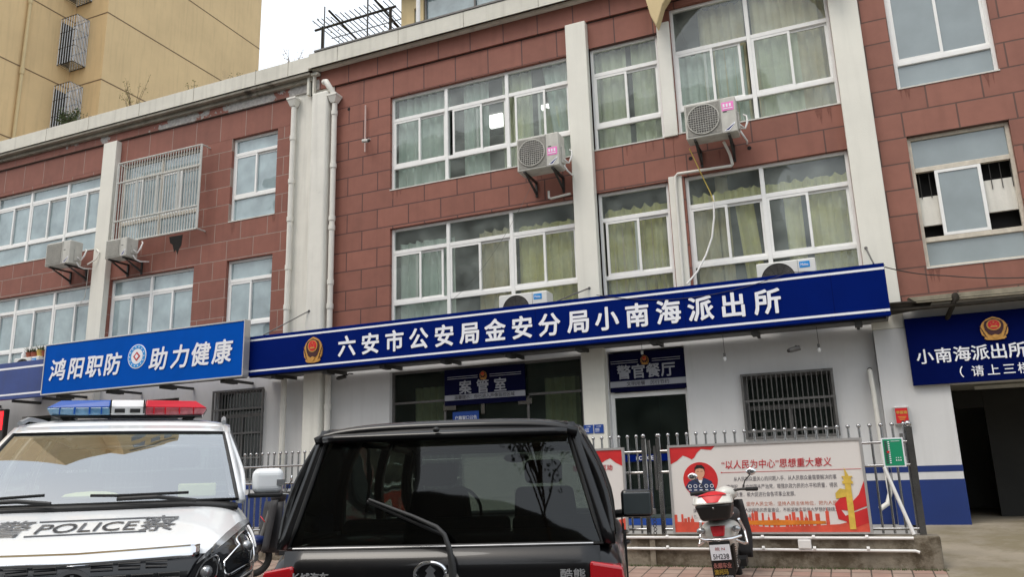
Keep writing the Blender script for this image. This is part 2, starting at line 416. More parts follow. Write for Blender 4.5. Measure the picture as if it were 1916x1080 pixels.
        for m in mats: me.materials.append(MATS[m])
        me.polygons.foreach_set('material_index', s.m)
        me.validate(); me.update()
        if smooth:
            me.shade_smooth(); me.set_sharp_from_angle(angle=rad(smooth))
        o = link(bpy.data.objects.new(name, me), parent, loc)
        if subsurf:
            d = o.modifiers.new('s', 'SUBSURF'); d.levels = d.render_levels = subsurf
        if solid:
            d = o.modifiers.new('so', 'SOLIDIFY'); d.thickness = solid; d.offset = -1
        if bevel:
            d = o.modifiers.new('b', 'BEVEL'); d.width = bevel; d.segments = seg; d.limit_method = 'ANGLE'; d.angle_limit = rad(40)
        if label: o['label'] = label
        return o
def B(*a, **k): return MB().box(*a, **k)

def text_mb(body, h, bold=0, ext=.003, shear=0, mapf=None, width=None, ref='中', res=2):
    """lettering centred on the origin, in the xz plane facing -y, ref glyph height = h"""
    c = bpy.data.curves.new('t', 'FONT'); c.body = body; c.size = 1; c.resolution_u = res; c.shear = shear
    o = bpy.data.objects.new('t', c); COL.objects.link(o); bpy.context.view_layer.update()
    dg = bpy.context.evaluated_depsgraph_get(); me = bpy.data.meshes.new_from_object(o.evaluated_get(dg))
    vs = [v.co.copy() for v in me.vertices]; fs = [tuple(p.vertices) for p in me.polygons]
    COL.objects.unlink(o); bpy.data.objects.remove(o); bpy.data.curves.remove(c); bpy.data.meshes.remove(me)
    m = MB()
    if not vs: return m
    x0 = min(v.x for v in vs); x1 = max(v.x for v in vs); y0 = min(v.y for v in vs); y1 = max(v.y for v in vs)
    if ref == 'cap': s = h / .72; yc = .36
    elif ref == 'fit': s = h / (y1 - y0); yc = (y0 + y1) / 2
    else: s = h / .93; yc = .38
    sx = (width / (x1 - x0)) if width else s
    cx = (x0 + x1) / 2
    # thickness: front sheet plus skirt along boundary edges
    pts = [((v.x - cx) * sx, (v.y - yc) * s) for v in vs]
    n = len(pts)
    from collections import Counter
    ec = Counter()
    for f in fs:
        for i in range(len(f)): ec[frozenset((f[i], f[(i + 1) % len(f)]))] += 1
    V = [(x, -ext, z) for x, z in pts]; F = list(fs)
    if ext > .0035:
        V += [(x, 0, z) for x, z in pts]
        for f in fs:
            for i in range(len(f)):
                a, b = f[i], f[(i + 1) % len(f)]
                if ec[frozenset((a, b))] == 1: F.append((b, a, a + n, b + n))
    m.add(V, F)
    if bold:
        rb = bold * .8 * s; kk = 8 if bold > .015 else 4
        for q in range(kk):
            a = 2 * PI * (q + .5) / kk; m.add([(x + rb * math.cos(a), -ext - .00025 * (q + 1), z + rb * math.sin(a)) for x, z in pts], fs)
    return m
def place(m, x, y, z):
    for i, v in enumerate(m.v): m.v[i] = v + Vector((x, y, z))
    return m
def lettering(parent, body, x, y, z, h, material, bold=.02, ext=.006, width=None, name='lettering', world=True, **k):
    return place(text_mb(body, h, bold, ext, width=width, **k), x, y, z).build(name, material, parent, world=world)
def spaced(parent, chars, xs, y, z, h, material, bold=.03, ext=.012, wf=1.0, name='lettering', world=True, **k):
    m = MB()
    for ch, x in zip(chars, xs):
        t = place(text_mb(ch, h, bold, ext, **k), x, y, z); m.add(t.v, t.f)
    return m.build(name, material, parent, world=world)

def wall(x0, x1, z0, z1, holes, y=0, th=.22, m=0, mr=None):
    """a wall with real openings: front and back skins, and the reveals between them"""
    g = MB(); mr = m if mr is None else mr
    xs = sorted({x0, x1, *[min(max(h[0], x0), x1) for h in holes], *[min(max(h[1], x0), x1) for h in holes]})
    zs = sorted({z0, z1, *[min(max(h[2], z0), z1) for h in holes], *[min(max(h[3], z0), z1) for h in holes]})
    for i in range(len(xs) - 1):
        for j in range(len(zs) - 1):
            a, b, c, d = xs[i], xs[i + 1], zs[j], zs[j + 1]; mx, mz = (a + b) / 2, (c + d) / 2
            if any(h[0] < mx < h[1] and h[2] < mz < h[3] for h in holes): continue
            g.quad((a, y, c), (b, y, c), (b, y, d), (a, y, d), m)
            g.quad((b, y + th, c), (a, y + th, c), (a, y + th, d), (b, y + th, d), m)
    for a, b, c, d in holes:
        g.quad((a, y, c), (a, y, d), (a, y + th, d), (a, y + th, c), mr); g.quad((b, y, c), (b, y + th, c), (b, y + th, d), (b, y, d), mr)
        g.quad((a, y, c), (a, y + th, c), (b, y + th, c), (b, y, c), mr); g.quad((a, y, d), (b, y, d), (b, y + th, d), (a, y + th, d), mr)
    g.quad((x0, y, z1), (x1, y, z1), (x1, y + th, z1), (x0, y + th, z1), m)
    g.quad((x0, y, z0), (x0, y + th, z0), (x1, y + th, z0), (x1, y, z0), m)
    g.quad((x0, y, z0), (x0, y, z1), (x0, y + th, z1), (x0, y + th, z0), m); g.quad((x1, y, z0), (x1, y + th, z0), (x1, y + th, z1), (x1, y, z1), m)
    return g

# ------------------------------------------------------------------ ground
def st(name, mb, m, **k): return tag(mb.build(name, m, **k), kind='structure')
st('road', MB().quad((-400, -300, 0), (300, -300, 0), (300, 600, 0), (-400, 600, 0)), 'asphalt')
# pavement climbs towards the plinth
sw = MB(); PV = lambda Y: .12 + (Y + 6.2) * (.27 / 3.1)
sw.hexa([(-30, -6.2, -.05), (.72, -6.2, -.05), (.72, -3.0, -.05), (-30, -3.0, -.05), (-30, -6.2, PV(-6.2)), (.72, -6.2, PV(-6.2)), (.72, -3.0, PV(-3.0)), (-30, -3.0, PV(-3.0))])
st('sidewalk', sw, 'pavers')
st('kerb', B(-30, .72, -6.36, -6.203, -.05, .135), 'concrete', bevel=.015)
rp = MB().hexa([(.725, -7.5, -.06), (14, -7.5, -.06), (14, 0.0, -.06), (.725, 0.0, -.06), (.725, -7.5, .005), (14, -7.5, .005), (14, 0.0, .668), (.725, 0.0, .668)])
st('driveway', rp, 'concrete_ramp')
st('yard', B(-30, .60, -2.80, 0.0, -.05, .655), 'yard')
mbf = B(.72, 14, .004, 9, .3, .662); st('passage_floor', mbf, 'concrete_ramp')

# ------------------------------------------------------------------ main building
bld = thing('brick_building', 'long three storey red brick clad building with white piers and many white framed windows', 'building', (-8, 0, .65))
def P(mb, name, mats, loc=None, parent=None, **k):
    return mb.build(name, mats, parent or bld, loc=loc or (0, 0, 0), world='abs' if loc else True, **k)

H_L3 = (-20.14, -16.12, 7.09, 9.05); H_L2 = (-20.14, -16.12, 4.32, 6.24)
H_M3 = (-15.62, -13.13, 7.13, 9.12); H_M2 = (-15.66, -13.1, 4.32, 6.25)
H_N3 = (-12.19, -10.92, 7.13, 9.13); H_N2 = (-12.17, -10.93, 4.32, 6.25)
H_A3 = (-8.04, -4.14, 7.16, 9.22); H_A2 = (-8.03, -4.14, 4.32, 6.36)
H_B3 = (-3.73, -2.44, 7.18, 9.24); H_B2 = (-3.73, -2.45, 4.32, 6.38)
H_C3 = (-2.20, .435, 7.20, 9.66); H_C2 = (-2.17, .435, 4.32, 6.42)
H_D3 = (1.27, 2.68, 7.25, 9.62); H_D2 = (1.29, 2.67, 4.32, 6.45)
P(wall(-24, -10.55, 9.137, 9.77, []), 'wall', 'brick_strip_left', loc=(-11.10 + .3645, 0, 9.137 - .4))
P(wall(-24, -10.55, 4.3, 9.133, [H_L3, H_L2, H_M3, H_M2, H_N3, H_N2]), 'wall', 'brick_left', loc=(-11.10, 0, 6.27 + .013), label='red brick wall with pale joints left of the drainpipes')
P(wall(-9.43, -4.13, 9.242, 9.77, []), 'wall', 'brick_band', loc=(-9.05, 0, 9.242 - .5))
P(wall(-9.43, -4.13, 4.3, 9.238, [H_A3, H_A2]), 'wall', 'brick_dark_joint', loc=(-9.05, 0, 9.24 - .404 * 2))
P(wall(-3.73, -2.30, 9.242, 9.77, []), 'wall', 'brick_band', loc=(-2.86, 0, 9.242 - .5))
P(wall(-3.73, -2.305, 4.3, 9.238, [H_B3, H_B2]), 'wall', 'brick_middle', loc=(-.62 - .74 * 3, 0, 6.81 - .404 * 8))
P(wall(-2.30, .44, 4.3, 9.77, [H_C3, H_C2]), 'wall', 'brick_middle', loc=(-.62 - .74 * 3, 0, 6.81 - .404 * 8))
P(wall(.87, 9, 3.80, 12.5, [H_D3, H_D2, (4.1, 5.5, 7.25, 9.62), (4.1, 5.5, 4.32, 6.45)]), 'wall', 'brick_right', loc=(1.27 + .0, 0, 6.86 - .4165 * 4))
P(wall(-10.55, -9.43, 4.3, 9.80, [], y=-.012), 'wall', 'white_render_old', label='weathered white strip of wall behind the drainpipes')
# top bands above the shadow groove
P(B(-24, -9.80, -.05, .20, 9.79, 10.42), 'wall_band', 'brick_band_left', loc=(-14.0, -.05, 9.79), label='red wall band with peeling patches under the parapet')
P(B(-9.797, .60, -.05, .20, 9.79, 10.42), 'wall_band', 'brick_band', loc=(-9.41, -.05, 9.79 - .5))
P(B(-24, .6, -.004, .1, 9.768, 9.795), 'groove', 'iron_dark')  # dark strip painting in the shadow of the groove
# parapet and cornice
P(MB().prism_x([(.25, 10.30), (-.10, 10.30), (-.12, 10.24), (-.22, 10.22), (-.26, 10.16), (-.26, 10.50), (-.22, 10.53), (.25, 10.53)][::1], -24, -9.95), 'parapet', ['cap_render'])
P(MB().prism_x([(.25, 10.34), (-.10, 10.34), (-.13, 10.30), (-.22, 10.27), (-.27, 10.21), (-.27, 10.55), (.25, 10.56)], -9.947, .6), 'parapet', 'cap_render')
P(B(-24, -9.95, -.235, .0, 10.085, 10.158), 'cornice', 'cornice_dirty', bevel=.015)
P(B(-24, -9.95, -.13, .0, 9.99, 10.083), 'cornice', 'cornice_dirty', bevel=.015)
P(B(-9.94, .6, -.15, -.0, 10.20, 10.262), 'cornice', 'cap_render', bevel=.02)
P(B(-9.8, .5, -.285, .1, 10.563, 10.60), 'coping', 'iron_grey')
# parapet joints
for x in (-22.3, -20.2, -18.1, -16.6, -14.9, -13.2, -11.4, -10.5): P(B(x, x + .012, -.263, -.2, 10.17, 10.532), 'parapet_joint', 'cornice_dirty')
for x in (-9.2, -7.7, -6.2, -4.6, -3.1): P(B(x, x + .01, -.273, -.2, 10.22, 10.553), 'parapet_joint', 'cornice_dirty')
# piers
def pier(x0, x1, z0, z1, y=-.15, m='white_render', nm='pier'):
    P(B(x0, x1, y, .2, z0, z1), nm, m, bevel=.012)
pier(-16.12, -15.68, .65, 9.74); pier(-4.13, -3.735, .65, 9.76); pier(.435, .87, 3.45, 13.0)
P(B(-2.435, -2.205, -.035, .2, 4.30, 6.44), 'pier', 'white_render_old', bevel=.01); P(B(-2.435, -2.205, -.035, .2, 7.18, 9.40), 'pier', 'white_render_old', bevel=.01)
P(B(-9.86, -9.45, -.24, .0, .65, 9.62), 'pier', 'white_render_old', bevel=.05, seg=4)
P(B(.44, 1.34, -.15, .22, .65, 3.447), 'pier', 'white_wall', bevel=.01)
# downpipes and rainwater heads
def pipe(pts, r, m='pvc', parent=None, nm='drainpipe', br=0, joints=(), **k):
    g = MB().tube(pts, r, 12)
    for z in joints:
        a = pts[0]; g.tube([(a[0], a[1], z - .05), (a[0], a[1], z + .05)], r * 1.22, 12)
    return g.build(nm, m, parent or bld, world=True, smooth=50, **k)
def head(x, y, z, s=.11, m='pvc'):
    g = MB(); g.hexa([(x - s * .55, y - s * .55, z - .14), (x + s * .55, y - s * .55, z - .14), (x + s * .55, y + s * .55, z - .14), (x - s * .55, y + s * .55, z - .14),
                      (x - s, y - s, z), (x + s, y - s, z), (x + s, y + s, z), (x - s, y + s, z)]); g.box(x - s * 1.08, x + s * 1.08, y - s * 1.08, y + s * 1.08, z, z + .05)
    P(g, 'rainwater_head', m, bevel=.008)
JZ = (8.75, 7.75, 6.9, 5.85, 5.0, 3.0, 2.0)
pipe([(-10.42, -.10, 9.5), (-10.42, -.10, .66)], .058, joints=JZ); head(-10.42, -.11, 9.62)
pipe([(-9.34, -.12, 9.35), (-9.34, -.12, .66)], .058, joints=(9.1, 7.9, 6.75, 6.55, 5.4, 4.9, 2.9)); head(-9.34, -.13, 9.46)
pipe([(-9.60, -.16, 9.86), (-9.52, -.2, 9.84), (-9.42, -.17, 9.66), (-9.36, -.13, 9.52)], .062)
pipe([(-9.925, -.05, 9.75), (-9.925, -.05, .66)], .035, joints=(7.6, 5.6))
g = MB(); g.box(-10.06, -9.78, -.16, -.052, 10.10, 10.16); g.box(-10.06, -10.0, -.15, -.052, 9.66, 10.10); g.box(-9.93, -9.88, -.13, -.052, 9.66, 10.10); g.box(-10.0, -9.93, -.07, -.052, 9.66, 10.1, 1); P(g, 'overflow_spout', ['cap_render', 'void'], bevel=.006)
# arch over the third bay
def arc(n=20):
    pts = []
    for i in range(n + 1):
        t = i / n; x = -2.34 + t * 2.74; z = 9.12 + 1.10 * math.sin(PI * t) ** .62
        pts.append((x, z))
    return pts
A = arc(); outl = [(-2.50, 9.66), (-2.43, 9.30), (-2.34, 9.08)] + A[1:] + [(.60, 9.12), (.68, 9.8), (.55, 12.0), (-2.35, 12.0), (-2.50, 10.35)]
P(MB().prism(outl, -.50, -.28), 'arch', 'tan_light', bevel=.015)
P(B(-2.40, .5, -.28, .0, 10.25, 10.9), 'arch_soffit', 'room_paint')
P(wall(-2.436, .435, 9.773, 12, [], y=.12), 'wall', 'room_paint')
g = MB().box(-2.437, -2.39, -.28, -.0, 9.42, 10.8); P(g, 'arch_return', 'tan_light')
# ground floor wall
OPS = dict(gl=(-12.30, -11.0, 1.55, 3.39), shop=(-8.03, -4.19, .66, 3.49), door=(-3.72, -2.41, .66, 3.50), gr=(-1.53, -.20, 1.93, 2.93), lf=(-18.2, -16.3, .66, 3.2), lf2=(-15.5, -13.3, .66, 3.35), far=(-22.5, -19.0, .66, 3.2))
P(wall(-24, .437, .64, 4.297, list(OPS.values()), y=.02, th=.2), 'wall', 'white_wall', label='white painted ground floor wall under the blue signs')
P(wall(.44, 9, 2.59, 3.797, [], y=-.12, th=.3), 'wall', 'white_wall')
P(B(5.2, 9, -.12, .1, .64, 2.587), 'wall', 'white_wall')
# navy bands painted on the lower wall
def band(x0, x1, y):
    P(B(x0, x1, y - .004, y + .01, 1.375, 1.46), 'painted_stripe', 'navy_paint'); P(B(x0, x1, y - .004, y + .01, .655, 1.27), 'painted_stripe', 'navy_paint')
band(.437, 1.343, -.15); P(B(1.34, 1.345, -.149, .2, .655, 1.27), 'painted_stripe', 'navy_paint')
band(-2.41, .434, .02); band(-10.98, -9.87, .02); band(-9.44, -8.04, .02); band(-13.28, -12.32, .02); band(-12.3, -11.0, .02)
P(B(.875, 1.345, -.156, -.15, 3.18, 3.22), 'painted_stripe', 'navy_paint')
# roof and storeys behind the openings
P(B(-24, 9, .26, 9, 10.05, 10.2), 'roof', 'roofing')
P(B(-24, 9, .24, 6, 6.72, 6.9), 'floor_slab', 'room_paint'); P(B(-24, 9, .24, 6, 3.75, 4.2), 'floor_slab', 'room_paint')
P(B(-24, 9, 4.4, 4.6, .6, 10.05), 'back_wall', 'room_paint')
P(B(-24, -23.8, .2, 9, .6, 10.05), 'side_wall', 'tan_render'); P(B(9, 9.2, 0, 9, .6, 12), 'side_wall', 'tan_render')
for x in (-15.9, -12.7, -10.2, -3.93, -2.32, .65, 3.4): P(B(x - .08, x + .08, .24, 4.4, 4.2, 10.05), 'partition', 'room_paint')
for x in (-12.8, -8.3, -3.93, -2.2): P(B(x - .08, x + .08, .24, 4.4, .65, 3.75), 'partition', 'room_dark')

def curtain(win, x0, x1, z0, z1, y, m, amp=.055, per=.16, lean=0, top_wave=0):
    n = max(6, int((x1 - x0) / per * 8)); ph = R.random() * 6; per2 = per * (1 + .3 * R.random())
    def fn(u, v):
        x = x0 + (x1 - x0) * u; z = z0 + (z1 - z0) * v
        a = amp * (1.15 - .35 * v)
        yy = y + a * math.sin(2 * PI * x / per2 + ph + .8 * math.sin(x * 5)) + .3 * a * math.sin(2 * PI * x / (per2 * .37) + 2 * v)
        zz = z - (top_wave * abs(math.sin(2 * PI * x / .42)) if v == 1 else 0)
        return (x + lean * (1 - v), yy, zz)
    return MB().grid(fn, n, 3).build('curtain', m, win, world=True, smooth=80)

def window(h, mull, zt, zb, pane='pane_clear', y=.075, sash=True, cur=(), fw=.055, fm='frame_white', openb=(), label=None, order=None):
    x0, x1, z0, z1 = h
    f = MB(); f.box(x0, x0 + fw, y, y + .07, z0, z1); f.box(x1 - fw, x1, y, y + .07, z0, z1)
    f.box(x0 + fw, x1 - fw, y, y + .07, z0, z0 + fw); f.box(x0 + fw, x1 - fw, y, y + .07, z1 - fw, z1)
    ed = [x0 + fw] + sum([[m - .035, m + .035] for m in mull], []) + [x1 - fw]
    for m in mull: f.box(m - .035, m + .035, y - .004, y + .072, z0 + fw, z1 - fw)
    bays = [(ed[2 * i], ed[2 * i + 1]) for i in range(len(ed) // 2)]
    for a, b in bays:
        for z in (zt, zb):
            if z: f.box(a, b, y + .002, y + .07, z - .038, z + .038)
    win = P(f, 'window', fm, bevel=.005, seg=1, label=label)
    P(B(x0 + .003, x1 - .003, -.012, y, z0 - .0, z0 + .022), 'sill', 'sill_white', parent=win)
    pn = MB()
    zlo = z0 + fw
    for i, (a, b) in enumerate(bays):
        top0 = (zt + .038) if zt else z1 - fw
        if zt: pn.quad((a, y + .04, zt + .038), (b, y + .04, zt + .038), (b, y + .04, z1 - fw), (a, y + .04, z1 - fw))
        m0 = (zb + .038) if zb else zlo; m1 = (zt - .038) if zt else z1 - fw
        if zb: pn.quad((a, y + .04, zlo), (b, y + .04, zlo), (b, y + .04, zb - .038), (a, y + .04, zb - .038))
        mid = (a + b) / 2; s = .042; sh = openb[i] if i < len(openb) else 0
        for k, (sa, sb) in enumerate(((a, mid + s / 2), (mid - s / 2, b))):
            o = order[i] if order else 0
            yy = y + (.008 if (k == 0) != bool(o) else .04)
            if k == 0 and sh > 0: sa, sb = sa + sh, sb + sh
            if k == 1 and sh < 0: sa, sb = sa + sh, sb + sh
            q = MB(); q.box(sa, sa + s, yy, yy + .026, m0, m1); q.box(sb - s, sb, yy, yy + .026, m0, m1)
            q.box(sa + s, sb - s, yy, yy + .026, m0, m0 + s); q.box(sa + s, sb - s, yy, yy + .026, m1 - s, m1)
            q.build('sash', 'frame_white', win, world=True)
            pn.quad((sa + s, yy + .013, m0 + s), (sb - s, yy + .013, m0 + s), (sb - s, yy + .013, m1 - s), (sa + s, yy + .013, m1 - s))
    pn.build('pane', pane, win, world=True)
    for c in cur:
        a, b, mm = c[:3]; kw = c[3] if len(c) > 3 else {}
        curtain(win, a, b, kw.pop('z0', z0 - .02), kw.pop('z1', z1 + .02), .30 + kw.pop('dy', 0), mm, **kw)
    return win
G, Y_, C_, PL = 'curtain_green', 'curtain_yellow', 'curtain_cream', 'curtain_pale'
window(H_A3, [-6.78, -5.45], 8.71, 7.67, openb=(0, .10, .12), cur=((-8.0, -6.8, PL), (-6.5, -5.95, PL), (-5.62, -5.0, G), (-4.78, -4.2, PL, dict(lean=.25)), (-4.9, -4.1, G, dict(dy=.06, z1=8.4))))
window(H_A2, [-6.77, -5.44], 5.87, 4.83, openb=(-.09, 0, 0), cur=((-7.98, -6.75, PL, dict(z1=6.12, top_wave=.04)), (-6.2, -5.5, C_, dict(z1=6.12, top_wave=.05)), (-5.4, -4.2, Y_, dict(z1=6.10, top_wave=.05))), order=(0, 0, 0))
window(H_B3, [], 8.71, 7.67, openb=(.0,), cur=((-3.7, -3.1, G), (-3.0, -2.45, G)), fm='frame_white')
window(H_B2, [], 5.87, 4.81, openb=(.05,), cur=((-3.7, -2.5, Y_, dict(z1=6.15, top_wave=.07)), (-3.6, -2.6, C_, dict(dy=.08, z1=5.9))))
window(H_C3, [-.88], 8.78, 7.68, openb=(-.12, 0), cur=((-2.2, -1.0, PL, dict(z1=8.8)), (-1.75, -.95, C_, dict(dy=.07)), (-.83, .42, C_), (-.8, -.1, G, dict(dy=-.05, z1=8.8))))
window(H_C2, [-.91], 5.87, 4.83, cur=((-2.12, -1.7, C_, dict(z1=6.1)), (-1.72, -1.5, C_, dict(dy=.1)), (-1.42, -1.12, Y_, dict(lean=.12, z1=6.15)), (-.62, -.35, Y_, dict(z1=6.12)), (-.24, .42, Y_, dict(z1=6.12)), (-2.1, .42, Y_, dict(z0=5.86, z1=6.15, top_wave=.05, dy=-.03))))
window(H_D3, [], 9.0, 7.72, pane='pane_frost')
window(H_L3, [-18.83, -17.50], 8.70, 7.62, pane='pane_film', order=(0, 0, 0))
window(H_L2, [-18.98, -17.60], 5.84, 4.83, pane='pane_film')
window(H_M3, [-14.36], 8.72, 7.62, pane='pane_film', fm='frame_rusty')
window(H_M2, [-14.42], 5.83, 4.83, pane='pane_film')
window(H_N3, [], 8.74, 7.71, pane='pane_film'); window(H_N2, [], 5.79, 4.82, pane='pane_film')
window((4.1, 5.5, 7.25, 9.62), [], 9.0, 7.72, pane='pane_frost'); window((4.1, 5.5, 4.32, 6.45), [], 6.0, 4.8, pane='pane_frost')
# D2: half-boarded bathroom window with one sash in the middle
x0, x1, z0, z1 = H_D2; y = .075
f = MB(); fw_ = .055
f.box(x0, x0 + fw_, y, y + .07, z0, z1); f.box(x1 - fw_, x1, y, y + .07, z0, z1); f.box(x0 + fw_, x1 - fw_, y, y + .07, z0, z0 + fw_); f.box(x0 + fw_, x1 - fw_, y, y + .07, z1 - fw_, z1)
for z in (5.90, 4.78): f.box(x0 + fw_, x1 - fw_, y, y + .07, z - .038, z + .038)
wn = P(f, 'window', 'frame_rusty', bevel=.005, seg=1, label='bathroom window half walled up behind its frame, one sash in the middle')
P(B(x0, x1, -.012, y, z0, z0 + .022), 'sill', 'sill_white', parent=wn)
s = .045; sa, sb = 1.60, 2.22
q = MB(); q.box(sa, sa + s, y, y + .03, 4.82, 5.86); q.box(sb - s, sb, y, y + .03, 4.82, 5.86); q.box(sa + s, sb - s, y, y + .03, 4.82, 4.82 + s); q.box(sa + s, sb - s, y, y + .03, 5.86 - s, 5.86)
P(q, 'sash', 'frame_white', parent=wn)
pn = MB(); pn.quad((sa + s, y + .015, 4.865), (sb - s, y + .015, 4.865), (sb - s, y + .015, 5.815), (sa + s, y + .015, 5.815))
pn.quad((x0 + .055, y + .04, 5.94), (x1 - .055, y + .04, 5.94), (x1 - .055, y + .04, z1 - .055), (x0 + .055, y + .04, z1 - .055)); pn.quad((x0 + .055, y + .04, z0 + .055), (x1 - .055, y + .04, z0 + .055), (x1 - .055, y + .04, 4.742), (x0 + .055, y + .04, 4.742))
P(pn, 'pane', 'pane_frost', parent=wn)
bl = MB(); bl.box(x0 + .05, 1.63, .15, .20, 5.02, 5.48); bl.box(2.19, x1 - .05, .15, .20, 5.10, 5.60); bl.box(1.63, 2.19, .17, .22, 4.8, 5.15)
P(bl, 'infill_wall', 'white_render_old', parent=wn)
P(B(x0 + .03, x1 - .03, .3, .32, 4.35, 6.4), 'dark_backing', 'void', parent=wn)  # near-black sheet behind the panes
br = MB()
for i in range(10):
    x = x0 + .1 + i * .135; br.tube([(x, .135, 5.45 if i not in (4, 5, 6) else 5.94), (x, .135, 6.38)], .006, 6)
P(br, 'window_bars', 'iron_dark', parent=wn)
# lit ceiling panels in the third floor office
for xx, yy in ((-7.17, 3.5), (-5.66, 3.55)): P(B(xx - .26, xx + .26, yy - .26, yy + .26, 9.93, 10.04), 'ceiling_light', 'lit_panel')

# caged window: burglar bars standing off the wall
cg = thing('security_grille', 'large white burglar bar cage over the third floor window right of the left pier', 'window grille', (-14.1, -.3, 7.0))
g = MB(); X0, X1 = -15.42, -12.84
for z in (9.03, 8.53, 7.57, 7.03): g.tube([(X0, -.25, z), (X1, -.25, z)], .022, 6)
for x in (X0, X1): g.tube([(x, -.25, 7.03), (x, -.25, 9.03)], .02, 6)
for z in (9.03, 7.03):
    for x in (X0, X1): g.tube([(x, -.25, z), (x, .0, z)], .018, 6)
g.build('frame', 'iron_white', cg, world=True)
n = 32
b0 = MB().tube([(0, 0, 0), (0, 0, 2.0)], .0105, 6).build('bar', 'iron_white', cg)
for i in range(n):
    c = b0 if i == 0 else b0.copy()
    if i: COL.objects.link(c); c.parent = cg
    c.location = (X0 + (X1 - X0) * (i + .5) / n + 14.1, .05, .03)
for i in range(3): MB().tube([(X0 + (X1 - X0) * (i + 1) / 4, -.25, 7.57), (X0 + (X1 - X0) * (i + 1) / 4, -.25, 8.53)], .018, 6).build('brace', 'iron_white', cg, world=True)

# ground floor openings
def grille(h, y, nb, rails, label, back='room_dark', nm='window_grille'):
    a, b, c, d = h
    g = MB(); 
    for z in (c, d) + rails: g.box(a - .02, b + .02, y - .012, y + .012, z - .018, z + .018)
    for x in (a, b): g.box(x - .018, x + .018, y - .013, y + .013, c, d)
    for i in range(nb):
        x = a + (b - a) * (i + 1) / (nb + 1); g.tube([(x, y, c), (x, y, d)], .0085, 6)
    return P(g, nm, 'iron_grey', label=label)
def gf_window(h):
    a, b, c, d = h; f = MB(); y = .14
    f.box(a, a + .05, y, y + .05, c, d); f.box(b - .05, b, y, y + .05, c, d); f.box(a + .05, b - .05, y, y + .05, c, c + .05); f.box(a + .05, b - .05, y, y + .05, d - .05, d)
    f.box((a + b) / 2 - .03, (a + b) / 2 + .03, y, y + .05, c + .05, d - .55); f.box(a + .05, b - .05, y, y + .05, d - .55, d - .48)
    wn = P(f, 'window', 'iron_grey'); P(MB().quad((a, y + .02, c), (b, y + .02, c), (b, y + .02, d), (a, y + .02, d)), 'pane', 'pane_shop', parent=wn)
gf_window(OPS['gr']); grille((-1.53, -.20, 1.95, 2.93), -.03, 17, (2.52, 2.05), 'barred grille over the window right of the canteen door')
gf_window(OPS['gl']); grille((-12.30, -11.0, 1.58, 3.39), -.03, 15, (3.0, 2.5, 2.0), 'tall barred grille over the window behind the police van')
# shop front of the records room
a, b, c, d = OPS['shop']; y = .12
f = MB(); f.box(a, a + .05, y, y + .06, c, d); f.box(b - .05, b, y, y + .06, c, d); f.box(a + .05, b - .05, y, y + .06, d - .05, d)
f.box(a + .05, -6.88, y, y + .05, 2.87, 2.91); f.box(-5.26, b - .05, y, y + .05, 2.87, 2.91); f.box(-6.92, -6.88, y, y + .05, c, 2.91); f.box(-5.26, -5.22, y, y + .05, c, 2.91)
sf = P(f, 'shopfront', 'iron_grey'); P(MB().quad((a, y + .03, c), (b, y + .03, c), (b, y + .03, d), (a, y + .03, d)), 'pane', 'pane_shop', parent=sf)
for x0_, x1_ in ((-7.75, -7.1), (-5.05, -4.4)): curtain(sf, x0_, x1_, .7, 3.2, .5, 'curtain_cream', amp=.05)
for q in ((-6.92, -6.66, 2.70, 2.80), (-5.42, -5.16, 2.72, 2.82), (-6.15, -6.08, 2.60, 2.82)): P(B(q[0], q[1], .10, .145, q[2], q[3]), 'door_clamp', 'steel', parent=sf)
# canteen door
a, b, c, d = OPS['door']
f = MB(); f.box(a, a + .06, y, y + .06, c, d); f.box(b - .05, b, y, y + .06, c, d); f.box(a + .06, b - .05, y, y + .06, 2.72, 2.80); f.box(a + .06, b - .05, y, y + .06, c, c + .08)
dr = P(f, 'door', 'frame_white', label='glass door of the officers canteen'); P(MB().quad((a + .06, y + .03, c), (b - .05, y + .03, c), (b - .05, y + .03, 2.72), (a + .06, y + .03, 2.72)), 'pane', 'pane_shop', parent=dr)
P(B(-3.05, -3.01, .08, .12, 1.2, 1.9), 'handle', 'steel', parent=dr)
P(B(a + .1, b - .1, .10, .14, 1.66, 1.77), 'sticker_band', 'sign_navy', parent=dr)
lettering(dr, 'POLICE', -3.20, .097, 1.715, .065, 'letter_white', bold=.02, ext=.003, ref='cap', name='sticker_lettering')
lettering(dr, '公安', -2.72, .097, 1.715, .075, 'letter_white', ext=.003, name='sticker_lettering')
P(B(a + .02, b - .02, -.02, .018, .66, .76), 'threshold', 'blue_plate', parent=dr)
for k in ('lf', 'lf2', 'far'):
    a, b, c, d = OPS[k]; f = MB(); f.box(a, a + .06, .12, .18, c, d); f.box(b - .06, b, .12, .18, c, d); f.box(a + .06, b - .06, .12, .18, d - .06, d); f.box(a + .06, b - .06, .12, .17, 2.75, 2.8)
    s_ = P(f, 'shopfront', 'iron_dark'); P(MB().quad((a, .15, c), (b, .15, c), (b, .15, d), (a, .15, d)), 'pane', 'pane_shop', parent=s_)
